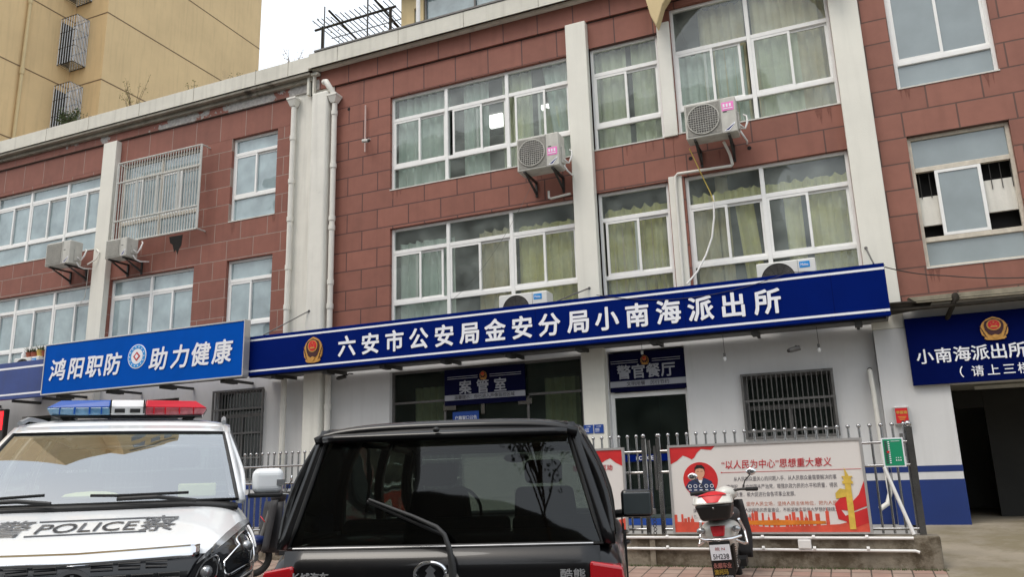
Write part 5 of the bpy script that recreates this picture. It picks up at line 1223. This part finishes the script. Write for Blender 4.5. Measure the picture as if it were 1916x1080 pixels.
for s in (-1, 1):
    up_ = [(.60, 1.11, -.0), (.66, 1.17, .06), (.75, 1.24, .20), (.83, 1.29, .42), (.875, 1.29, .62)]
    lo_ = [(.50, .93, -.0), (.62, .92, .0), (.75, .95, .03), (.86, 1.0, .14), (.90, 1.15, .48)]
    def HL(u, v, off=.012):
        k = min(int(u * 4), 3); f_ = u * 4 - k
        a = [p + (q - p) * f_ for p, q in zip(up_[k], up_[k + 1])]; b = [p + (q - p) * f_ for p, q in zip(lo_[k], lo_[k + 1])]
        x, z, y_ = [p + (q - p) * v for p, q in zip(b, a)]
        W, Z, Zb = interp(VT, y_); dx, dz = x / W, (z - .75) / (Z - .75 if z > .75 else .75 - Zb)
        k_ = (abs(dx) ** 6 + abs(dz) ** 6) ** (1 / 6)
        if k_ < .985 and y_ < .1: return (s * x, -.05 - off, z)
        X_, Y_2, Z_ = vsurf(x, z, y_, off + .012); return (s * X_, Y_2 - .045 * max(0, 1 - y_ / .45), Z_)
    hl = MB().grid(lambda u, v: HL(u, v), 20, 8, flip=s < 0).build('headlight', 'lamp_dark', van, smooth=70)
    MB().grid(lambda u, v: HL(u, .86 + .14 * v, .016), 20, 1, flip=s < 0).build('housing_edge', 'lamp_grey', hl, smooth=70)
    for (u0, u1, v0, v1) in ((.12, .38, .22, .76), (.45, .76, .22, .80)):
        pts = []
        for k in range(24):
            t = 2 * PI * k / 24; c_, q_ = sup(t, 3.2); pts.append(HL((u0 + u1) / 2 + (u1 - u0) / 2 * c_, (v0 + v1) / 2 + (v1 - v0) / 2 * q_, .020))
        MB().tube(pts, .006, 6, close=True).build('lamp_ring', 'chrome', hl, smooth=60)
        MB().ball(HL((u0 + u1) / 2, (v0 + v1) / 2, .008), .035, 12, 8).build('bulb', 'lamp_grey', hl, smooth=60)
    MB().tube([HL(.05 + .65 * k / 8, .06, .02) for k in range(9)], .006, 6).build('light_strip', 'lamp_grey', hl)
    MB().tube([HL(.84, .25 + .55 * k / 6, .02) for k in range(7)], .008, 6).build('light_strip', 'lens_white', hl)
    # door mirror
    mm = MB(); mm.box(s * .895, s * 1.11, 1.13, 1.25, 1.425, 1.60); mi = mm.build('mirror', 'van_white', van, bevel=.05, seg=5)
    B(s * .87, s * 1.10, 1.12, 1.25, 1.40, 1.43).build('mirror_base', 'black_plastic', mi, bevel=.01); B(s * 1.06, s * 1.115, 1.125, 1.14, 1.48, 1.52).build('indicator', 'lamp_grey', mi)
    for y_ in (2.0, 3.0): MB().box(s * .900, s * .9135, y_ - .004, y_ + .004, .4, 1.38).build('door_seam', 'van_grey', van)
    MB().tube([(s * (.685), 1.72 + .26 * k, interp(roofV, 1.72 + .26 * k)[0] - .0) for k in range(11)], .018, 6).build('roof_rail', 'van_grey', van, smooth=50)
B(-.78, .78, -.06, .1, .36, .66).build('front_bumper', 'van_white', van, bevel=.06, seg=4)
pl = B(-.22, .22, -.075, -.062, .50, .64).build('number_plate', 'letter_white', van)
for x in (-.80, .80):
    for y_ in (.95, 3.9): wheel(van, x, y_, .35)
# light bar
lb = MB(); lb.tube([(-.44, 1.95, 1.99), (-.40, 1.95, 2.03)], .05, 8); lb.tube([(.40, 1.95, 2.03), (.44, 1.95, 1.99)], .05, 8); lb.box(-.52, .52, 1.86, 2.04, 2.022, 2.032)
lb = lb.build('light_bar', 'black_plastic', van)
def seg(x0, x1, tap, m1, m2, nm):
    for (z0, z1, mm, n2, ins0, ins1) in ((2.032, 2.085, m2, nm + '_lower', .03 if tap else 0, 0), (2.087, 2.145, m1, nm, 0, .085 if tap else 0)):
        def X(x, ins): return x - math.copysign(ins, x) if (tap and abs(x) == max(abs(x0), abs(x1))) else x
        w0, w1 = (.13, .15) if z0 < 2.05 else (.15, .11)
        p = []
        for z, ins, hw_ in ((z0, ins0, w0), (z1, ins1, w1)):
            a, b = sorted((X(x0, ins), X(x1, ins))); ea = .06 if (tap and x0 < 0) else 0; eb = .06 if (tap and x1 > 0) else 0
            p += [(a, 1.95 - hw_ + ea, z), (b, 1.95 - hw_ + eb, z), (b, 1.95 + hw_ - eb, z), (a, 1.95 + hw_ - ea, z)]
        MB().hexa(p).build(n2, mm, lb, bevel=.008, seg=3)
seg(-.555, -.125, True, 'lens_blue', 'lens_clear_blue', 'blue_lens'); seg(.120, .555, True, 'lens_red', 'lens_clear_red', 'red_lens'); seg(-.120, .115, False, 'lens_white', 'lens_white', 'white_lens')
for x in (-.46, -.36, -.26, -.18, .18, .26, .36, .46): B(x - .004, x + .004, 1.797 if abs(x) < .45 else 1.83, 1.83, 2.036, 2.086).build('lens_rib', 'lens_blue' if x < 0 else 'lens_red', lb)
g = MB()
for x in (-.055, .05): g.box(x - .035, x + .035, 1.795, 1.802, 2.045, 2.075)
g.box(-.122, -.112, 1.79, 1.80, 2.04, 2.14); g.box(.105, .115, 1.79, 1.80, 2.04, 2.14); g.build('speaker_slot', 'black_plastic', lb)

# ---- scooters
def scooter(name, label, loc, rz, body, box=True, apron=False, plate=None, lean=0):
    t = thing(name, label, 'scooter', loc, rz, ry=lean)
    def b(m, n, mt, **k): return m.build(n, mt, t, smooth=50, **k)
    def whl(y, r, wd):
        g = MB(); pts = [(0, y + r * math.cos(2 * PI * k / 28), r + .0 + r * math.sin(2 * PI * k / 28)) for k in range(28)]
        g.tube([(p[0], y + (p[1] - y) * .84, r + (p[2] - r) * .84) for p in pts], wd, 8, close=True); w1 = b(g, 'wheel', 'rubber')
        q = MB(); q.tube([(-.04, y, r), (.04, y, r)], .07, 16)
        for k in range(5): a = 2 * PI * k / 5; q.tube([(0, y, r), (0, y + r * .75 * math.cos(a), r + r * .75 * math.sin(a))], .014, 6)
        q.build('rim', 'steel', w1, smooth=50)
    whl(.12, .24, .048); whl(1.30, .24, .045)
    # rear fairing: loft
    F = [(-.14, .06, .70, .60), (-.10, .14, .73, .52), (0, .19, .75, .47), (.15, .20, .75, .42), (.35, .17, .74, .36), (.55, .13, .70, .30)]
    fl = MB(); vs = []; nn = 20
    for y_, W_, zt_, zb_ in F:
        for k in range(nn):
            c_, s__ = sup(2 * PI * k / nn, 3); vs.append((W_ * c_ * (1 if s__ > 0 else .75), y_, (zt_ + zb_) / 2 + (zt_ - zb_) / 2 * s__))
    fs = [(i * nn + k, i * nn + (k + 1) % nn, (i + 1) * nn + (k + 1) % nn, (i + 1) * nn + k) for i in range(len(F) - 1) for k in range(nn)]; fs += [tuple(range(nn))[::-1], tuple((len(F) - 1) * nn + k for k in range(nn))]
    fl.add(vs, fs); b(fl, 'rear_fairing', body)
    b(MB().ball((.02, .36, .78), (.165, .38, .10), 16, 10), 'seat', 'cloth_black')
    b(MB().hexa([(-.16, .55, .24), (.16, .55, .24), (.14, 1.0, .24), (-.14, 1.0, .24), (-.16, .55, .31), (.16, .55, .31), (.14, 1.0, .31), (-.14, 1.0, .31)]), 'footboard', 'black_plastic')
    b(MB().grid(lambda u, v: ((u - .5) * (.42 - .16 * abs(v - .4)), 1.02 + .14 * math.sin(PI * u) - .06 * v, .28 + .62 * v), 10, 8), 'front_shield', 'cloth_black', solid=.02)
    b(MB().tube([(0, 1.28, .24), (0, 1.17, .55), (0, 1.05, .95)], .035, 10), 'fork', 'iron_grey')
    b(MB().ball((0, 1.30, .44), (.09, .20, .07), 12, 8), 'front_mudguard', body)
    b(MB().ball((0, 1.0, .97), (.13, .10, .085), 14, 10), 'headlamp_cowl', 'cloth_black' if apron else 'scooter_white')
    b(MB().tube([(-.34, .86, 1.0), (-.18, .95, 1.01), (0, .99, .99), (.18, .95, 1.01), (.34, .86, 1.0)], .014, 8), 'handlebar', 'iron_dark')
    for s in (-1, 1):
        b(MB().tube([(s * .36, .85, 1.0), (s * .24, .92, 1.006)], .021, 8), 'grip', 'rubber'); b(MB().tube([(s * .34, .93, .99), (s * .22, .98, 1.0)], .006, 5), 'brake_lever', 'steel')
        mr = MB().tube([(s * .20, .94, 1.01), (s * .24, .92, 1.10), (s * .30, .90, 1.15)], .007, 6).build('mirror', 'iron_dark', t); MB().ball((s * .32, .90, 1.19), (.055, .015, .04), 12, 8).build('mirror_glass', 'chrome', mr, smooth=60)
        # chrome crash rail
        b(MB().tube([(s * .15, -.12, .56), (s * .215, -.06, .52), (s * .235, .12, .50), (s * .22, .20, .62), (s * .19, .10, .74)], .014, 8), 'side_rail', 'chrome')
        b(MB().tube([(s * .10, -.02, .52), (s * .09, .10, .27)], .022, 10), 'shock_absorber', 'iron_dark'); g = MB()
        for k in range(9): z = .30 + .022 * k; g.ring(0, 0, .026, .034, 0, .006, 12)
        b(MB().ball((s * .17, -.10, .66), (.045, .03, .032), 12, 8), 'indicator', 'lamp_grey')
    sp = MB(); sp.tube([(.10 + .03 * math.cos(k * .9), -.02 + .12 * k / 70 + .01, .51 - .22 * k / 70 + .03 * math.sin(k * .9) * .2) for k in range(70)], .006, 5); b(sp, 'spring', 'steel')
    b(MB().hexa([(-.055, -.165, .60), (.055, -.165, .60), (.055, -.10, .60), (-.055, -.10, .60), (-.075, -.15, .70), (.075, -.15, .70), (.075, -.08, .70), (-.075, -.08, .70)]), 'tail_light', 'lamp_red', bevel=.01)
    b(MB().tube([(-.20, -.06, .59), (-.12, -.17, .575), (0, -.19, .57), (.12, -.17, .575), (.20, -.06, .59)], .016, 8), 'rear_bumper', 'chrome')
    b(MB().tube([(.13, .25, .80), (.14, .05, .80), (.10, -.10, .79), (-.10, -.10, .79), (-.14, .05, .80), (-.13, .25, .80)], .013, 8), 'grab_rail', 'chrome')
    b(MB().tube([(-.10, .40, .28), (-.19, .30, .02)], .012, 8), 'kickstand', 'iron_dark')
    b(MB().tube([(.05, -.10, .50), (.0, .12, .24)], .03, 8).tube([(.06, .12, .24), (.08, .5, .30)], .03, 8), 'swing_arm', 'iron_dark')
    if box:
        bz = .755
        bx_ = MB().hexa([(-.135, -.24, bz), (.135, -.24, bz), (.135, .06, bz), (-.135, .06, bz), (-.182, -.29, bz + .155), (.182, -.29, bz + .155), (.175, .08, bz + .155), (-.175, .08, bz + .155)]).build('top_box', 'black_plastic', t, bevel=.03, seg=4)
        def LID(x, y_, zz): return (x * .88, y_, bz + .16 + zz)
        MB().grid(lambda u, v: LID((2 * u - 1) * (.212 - .02 * v), -.298 + .045 * v + .02 * (2 * u - 1) ** 2, .075 * v), 14, 5).grid(lambda u, v: LID((2 * u - 1) * (.192 - .03 * v * v), -.253 + .33 * v + .02 * (2 * u - 1) ** 2 * (1 - v), .075 + .035 * math.sin(PI * v) * (1 - (2 * u - 1) ** 2)), 14, 10).grid(lambda u, v: LID(.212 - .02 * v - .02 * u * u, -.278 + .35 * u + .045 * v, .075 * v), 8, 4).grid(lambda u, v: LID(-.212 + .02 * v + .02 * u * u, -.278 + .35 * u + .045 * v, .075 * v), 8, 4).build('lid', 'scooter_white', bx_, smooth=60, solid=.008)
        MB().grid(lambda u, v: LID((2 * u - 1) * (.075 + .085 * v), -.302 + .045 * v + .02 * (2 * u - 1) ** 2, .012 + .063 * v), 10, 5).grid(lambda u, v: LID((2 * u - 1) * (.16 - .05 * v), -.256 + .25 * v, .080 + .035 * math.sin(PI * min(1, v * .75)) * (1 - ((2 * u - 1) * .85) ** 2)), 10, 6).build('red_panel', 'red', bx_, smooth=60)
        MB().ball((0, -.275, bz + .12), .012).build('lock', 'steel', bx_, smooth=60)
    b(MB().hexa([(-.105, -.14, .16), (.105, -.14, .16), (.105, -.13, .16), (-.105, -.13, .16), (-.10, -.20, .56), (.10, -.20, .56), (.10, -.19, .56), (-.10, -.19, .56)]), 'mudflap', 'black_plastic')
    if plate:
        sl = lambda x, y_, z: (x, -.207 + (.5 - z) * .15 + y_ , z)
        q = MB().hexa([sl(-.095, 0, .385), sl(.095, 0, .385), sl(.095, .006, .385), sl(-.095, .006, .385), sl(-.095, 0, .53), sl(.095, 0, .53), sl(.095, .006, .53), sl(-.095, .006, .53)]).build('number_plate', 'letter_white', t)
        def lt(s, x, z, h, wd, mt, bold=.01, ref='中'):
            m = text_mb(s, h, bold, .002, width=wd, ref=ref); m.v = [Vector(sl(v.x + x, -.003, v.z + z)) for v in m.v]; m.build('lettering', mt, q)
        lt(plate, 0, .42, .05, .15, 'text_dark', ref='cap'); lt('皖 N', 0, .49, .032, .09, 'text_red')
        m = MB(); lt('永顺车业', 0, .335, .05, .17, 'poster_pink', .03); lt('澳柯玛', -.02, .275, .05, .13, 'poster_yellow', .03); lt('0564 3347788', 0, .225, .03, .17, 'letter_white', .02, 'cap')
    if apron:
        b(MB().grid(lambda u, v: ((u - .5) * (.62 + .12 * v), 1.16 - .10 * v + .05 * math.sin(u * 9), .30 + .62 * v), 14, 8), 'leg_cover', 'cloth_black', solid=.02)
        b(MB().grid(lambda u, v: (-.22 + .20 * u, 1.19 + .03 * v, .66 + .04 * v + .04 * u), 6, 2), 'cover_trim', 'red', solid=.01)
    return t
scooter('electric_scooter', 'white scooter with a red lidded top box parked in front of the poster', (-1.30, -4.62, PV(-4.62)), .045, 'scooter_white', plate='5H238', lean=-.06)
scooter('electric_scooter', 'dark blue scooter with a black leg cover between the van and the black car', (-6.32, -3.62, PV(-3.6)), 2.42, 'scooter_blue', box=False, apron=True, lean=.05)

# ------------------------------------------------------------------ behind and above
TX, TY, IX = -25.58, 7.0, -27.42
tw = thing('apartment_tower', 'tall tan rendered apartment tower with dark joint lines behind the left end', 'building', (-30, 10, 0))
B(-45, TX, TY, 15.8, 0, 42).build('wall', 'tan_render', tw, world=True); B(-45, IX, .8, TY - .003, 0, 42).build('wall', 'tan_render', tw, world=True)
g = MB()
for z in (11.25, 14.2, 17.15, 20.10, 23.06, 26.0, 29.0):
    g.box(TX, TX + .012, TY, 15.8, z - .02, z + .02); g.box(IX + .012, TX + .012, TY - .012, TY, z - .02, z + .02); g.box(IX, IX + .012, .8, TY - .012, z - .02, z + .02)
g.build('joint_line', 'groove', tw, world=True)
MB().tube([(IX + .10, 5.0, 8), (IX + .10, 5.0, 30)], .065, 10).tube([(IX + .1, 5.0, 16.8), (IX + .1, 5.0, 17.1)], .085, 10).tube([(IX + .1, 5.0, 19.8), (IX + .1, 5.0, 20.0)], .085, 10).build('drainpipe', 'tan_light', tw, world=True, smooth=50)
for i, (z0, z1) in enumerate(((17.9, 19.95), (14.95, 17.0), (20.85, 22.9))):
    B(IX - .1, IX + .006, 6.46, 6.94, z0 + .1, z1 - .1).build('window', 'room_dark', tw, world=True)
    t = thing('balcony_cage', ['steel burglar cage on the tan tower, upper one in view', 'steel burglar cage on the tan tower just above the parapet weeds', 'steel burglar cage on the tan tower at the top edge of the picture'][i], 'window grille', (IX + .4, 6.7, z0), group='burglar cages on the tan tower')
    g = MB(); a0, a1, b0_, b1_ = IX + .01, IX + .87, 6.42, 6.98
    for z in (z0, z0 + .7, z0 + 1.4, z1): g.tube([(a0, b0_, z), (a1, b0_, z), (a1, b1_, z), (a0, b1_, z)], .018, 6)
    g.build('rail', 'iron_dark', t, world=True); g = MB(); z = z0
    for k in range(7): x = a0 + (a1 - a0) * k / 6; g.tube([(x, b0_, z0), (x, b0_, z1)], .014, 6); g.tube([(x, b1_, z0), (x, b1_, z1)], .014, 6)
    for k in range(1, 9): yv = b0_ + (b1_ - b0_) * k / 9; g.tube([(a1, yv, z0), (a1, yv, z1)], .014, 6)
    for k in range(8): yv = b0_ + (b1_ - b0_) * k / 7; g.tube([(a0, yv, z0), (a1, yv, z0)], .014, 6)
    g.build('bars', 'steel', t, world=True)
for zz in (28.2, 31.2, 34.2, 37.2):
    for yy in (8.3, 10.6, 12.9):
        q = B(TX - .05, TX + .01, yy, yy + 1.5, zz, zz + 1.5).build('window', 'opposite_glass', tw, world=True); B(TX, TX + .05, yy - .1, yy + 1.6, zz - .12, zz).build('sill', 'opposite_trim', q, loc=(0, 0, 0), world=True)
B(TX, TX + .35, 7.6, 15, 39.6, 39.9).build('ledge', 'opposite_trim', tw, world=True)
# rooftop house
rh = thing('rooftop_house', 'yellow rendered rooftop room with glazed sunroom above the parapet', 'building', (-7, 4, 10.2))
P_ = lambda m, n, mt, **k: m.build(n, mt, rh, world=True, **k)
P_(wall(-9.58, -2, 10.2, 15.2, [(-9.20, -9.04, 12.3, 13.36), (-8.92, -5.6, 12.2, 13.62)], y=3.0, th=.2), 'wall', 'tan_light'); P_(B(-9.58, -9.38, 3.2, 7, 10.2, 15.2), 'wall', 'tan_light'); P_(B(-9.3, -2, 4.4, 4.5, 10.2, 15), 'inner_wall', 'room_paint')
P_(B(-9.75, -2, 2.55, 7, 13.95, 14.1), 'eave', 'roofing'); P_(B(-9.25, -5.5, 2.80, 3.0, 13.70, 13.74), 'awning', 'iron_grey')
P_(MB().quad((-8.92, 3.08, 12.2), (-5.6, 3.08, 12.2), (-5.6, 3.08, 13.62), (-8.92, 3.08, 13.62)).quad((-9.2, 3.08, 12.3), (-9.04, 3.08, 12.3), (-9.04, 3.08, 13.36), (-9.2, 3.08, 13.36)), 'pane', 'pane_film')
g = MB()
for x in (-8.9, -7.5, -6.55, -5.65): g.box(x, x + .05, 3.03, 3.1, 12.2, 13.62)
g.box(-8.92, -5.6, 3.03, 3.1, 12.2, 12.26); g.box(-8.92, -5.6, 3.03, 3.1, 13.57, 13.62); P_(g, 'window_frame', 'iron_grey')
# poles and pergola
for x, zt, m_, r_, lb in ((-9.83, 11.9, 'iron_dark', .014, 'thin dark pole on the parapet left of the pergola'), (-8.69, 12.6, 'iron_dark', .018, 'dark pole on the parapet in front of the pergola'), (-7.43, 12.6, 'pvc_white', .045, 'thick white pole on the parapet in front of the rooftop sunroom')):
    t = thing('roof_pole', lb, 'pole', (x, .1, 10.4)); MB().tube([(x, .1, 10.35), (x, .1, zt)], r_, 8).build('pole', m_, t, world=True)
pg = thing('pergola', 'bare rusty pergola frame on the roof left of the yellow room', 'pergola', (-10.8, 3, 10.2))
g = MB()
for x in (-11.75, -9.66):
    for y_ in (2.6, 4.6): g.tube([(x, y_, 10.2), (x, y_, 13.3)], .04, 6)
g.tube([(-12.0, 2.6, 13.25), (-9.5, 2.6, 13.28)], .035, 6); g.tube([(-12.0, 4.6, 13.25), (-9.5, 4.6, 13.28)], .035, 6)
for x in (-11.35, -10.0): g.tube([(x, 2.3, 13.5), (x, 5.0, 13.2)], .03, 6)
g.build('frame', 'timber_dark', pg, world=True)
g = MB()
for k in range(17): x = -11.9 + k * .145; g.tube([(x, 2.35, 13.36 + R.uniform(-.03, .03)), (x + R.uniform(-.03, .03), 4.9, 13.34)], .013, 5)
for y_ in (3.2, 3.9): g.tube([(-11.9, y_, 13.31), (-9.6, y_, 13.31)], .013, 5)
g.build('slats', 'timber_dark', pg, world=True)
g = MB()
for k in range(120):
    c = Vector((R.uniform(-12, -9.6), R.uniform(2.4, 4.6), 13.3 + R.uniform(-.12, .15))); a = R.random() * 6.28; g.add([c, c + Vector((math.cos(a), math.sin(a), .4)) * .06, c + Vector((-math.sin(a), math.cos(a), -.2)) * .05], [(0, 1, 2)])
g.build('dead_leaves', 'leaf_yellow', pg, world=True)

def weed(label, x, y, z, h, spread, nst, nlf, m_, name='weed', lf=.05):
    t = thing(name, label, 'plant', (x, y, z), group='weeds growing on the parapet'); g = MB(); f = MB()
    for k in range(nst):
        a = R.random() * 6.28; top = Vector((x + math.cos(a) * spread * R.uniform(.3, 1), y + math.sin(a) * .15, z + h * R.uniform(.5, 1))); b0 = Vector((x + math.cos(a) * .05, y, z - .1)); mid = b0.lerp(top, .5) + Vector((R.uniform(-.05, .05), 0, R.uniform(0, .08)))
        g.tube([b0, mid, top], [.007, .005, .003], 5)
        for q in range(nlf):
            u = R.uniform(.3, 1.05); c = (b0.lerp(mid, u * 2) if u < .5 else mid.lerp(top, u * 2 - 1)) + Vector((R.gauss(0, .03), R.gauss(0, .03), R.gauss(0, .03))); n = Vector((R.gauss(0, 1), R.gauss(0, 1), R.gauss(0, 1))).normalized(); p = n.orthogonal().normalized(); q2 = n.cross(p); l = lf * R.uniform(.6, 1.2)
            f.add([c, c + p * l * .5 + q2 * l * .25, c + p * l, c + p * l * .5 - q2 * l * .25], [(0, 1, 2, 3)])
    g.build('stems', 'twig', t, world=True); f.build('foliage', m_, t, world=True)
weed('dense dark green bush on the parapet below the lower steel cage', -17.7, -.02, 10.5, .5, .42, 26, 34, 'leaf', lf=.07)
weed('low green sprig on the parapet right of the dark bush', -17.1, -.02, 10.5, .25, .4, 14, 18, 'leaf', lf=.05)
weed('tall sparse yellowish weed on the parapet in front of the tan tower corner', -15.4, -.02, 10.5, .95, .6, 12, 12, 'leaf_yellow', lf=.05)
weed('short dry weed on the parapet, second from the sky gap', -13.45, -.02, 10.5, .3, .2, 6, 8, 'leaf_yellow', lf=.05)
weed('small green tuft on the parapet below the tan wall', -12.15, -.02, 10.5, .25, .3, 8, 10, 'leaf', lf=.05)
weed('thin leafless looking sprig on the parapet against the white sky', -10.55, -.02, 10.5, .55, .35, 6, 7, 'twig', lf=.045)
# weeds along the foot of the low wall are part of the pavement edge
g = MB()
for k in range(900):
    x = R.uniform(-3.2, .75); c = Vector((x, -3.13 - abs(R.gauss(0, .03)), PV(-3.13))); a = R.random() * 6.28; l = R.uniform(.01, .035); g.add([c, c + Vector((.006, 0, 0)), c + Vector((math.cos(a) * l * .5, math.sin(a) * l * .3, l))], [(0, 1, 2)])
tag(g.build('moss', 'leaf'), kind='stuff')

# ------------------------------------------------------------------ the other side of the street (seen in the glass)
ob = thing('opposite_building', 'unseen residential block across the street, sized to dim low sky and shape glass reflections', 'building', (-20, -28, 0))
B(-34, -2.4, -42, -27, 0, 21).build('wall', 'opposite_wall', ob, world=True); B(-2.4, 22, -40, -28.5, 0, 9.0).build('wall', 'opposite_wall', ob, world=True); B(-20, -12, -27, -24.5, 0, 17).build('bay', 'opposite_wall', ob, world=True); B(-34.4, -2.0, -42, -26.4, 21, 21.5).build('eave', 'opposite_trim', ob, world=True)  # unseen blocks, extent and heights set to darken the street and its reflections
w0 = MB(); w0.box(-.8, .8, -.05, .02, 0, 1.5); w0 = w0.build('window', 'opposite_glass', ob); w0.location = (-12, 1.03, 1.2)
for fl in range(6):
    for k in range(7):
        if fl == 0 and k == 0: continue
        c = w0.copy(); COL.objects.link(c); c.parent = ob; c.location = (-12 + 3.7 * k if k < 6 else 10.4, 1.03, 1.2 + fl * 3.3)
        if 20 - 3.7 * 0 and -20 + c.location.x > -20.8 and -20 + c.location.x < -11.5: c.location.y = 3.53

def tree(label, x, y, h, cr, seed):
    RR = random.Random(seed); t = thing('street_tree', label, 'tree', (x, y, 0), group='trees across the street')
    g = MB(); f = MB(); g.tube([(x, y, 0), (x + .1, y, h * .3), (x, y + .1, h * .5)], [.16, .13, .10], 10)
    for k in range(26):
        a = RR.random() * 6.28; z0_ = h * RR.uniform(.5, .68); l = cr * RR.uniform(.5, 1); e = Vector((x + math.cos(a) * l, y + math.sin(a) * l, z0_ + h * RR.uniform(.1, .42))); b0_ = Vector((x, y, z0_)); m_ = b0_.lerp(e, .5) + Vector((0, 0, .25))
        g.tube([b0_, m_, e], [.05, .03, .012], 6)
        for q in range(42):
            u = RR.uniform(.3, 1.1); c = b0_.lerp(m_, u * 2) if u < .5 else m_.lerp(e, u * 2 - 1); c = c + Vector((RR.gauss(0, .3), RR.gauss(0, .3), RR.gauss(0, .26))); n_ = Vector((RR.gauss(0, 1), RR.gauss(0, 1), RR.gauss(0, 1))).normalized(); p_ = n_.orthogonal().normalized(); q_ = n_.cross(p_)
            f.add([c, c + p_ * .09 + q_ * .05, c + p_ * .2, c + p_ * .09 - q_ * .05], [(0, 1, 2, 3)])
    g.build('trunk', 'twig', t, world=True, smooth=50); f.build('crown', 'leaf', t, world=True)
tree('leafy street tree across the road, seen only in reflections', 3.0, -24, 14, 2.8, 3)
tree('second street tree across the road, seen only in reflections', 8.5, -25, 9, 2.4, 5)
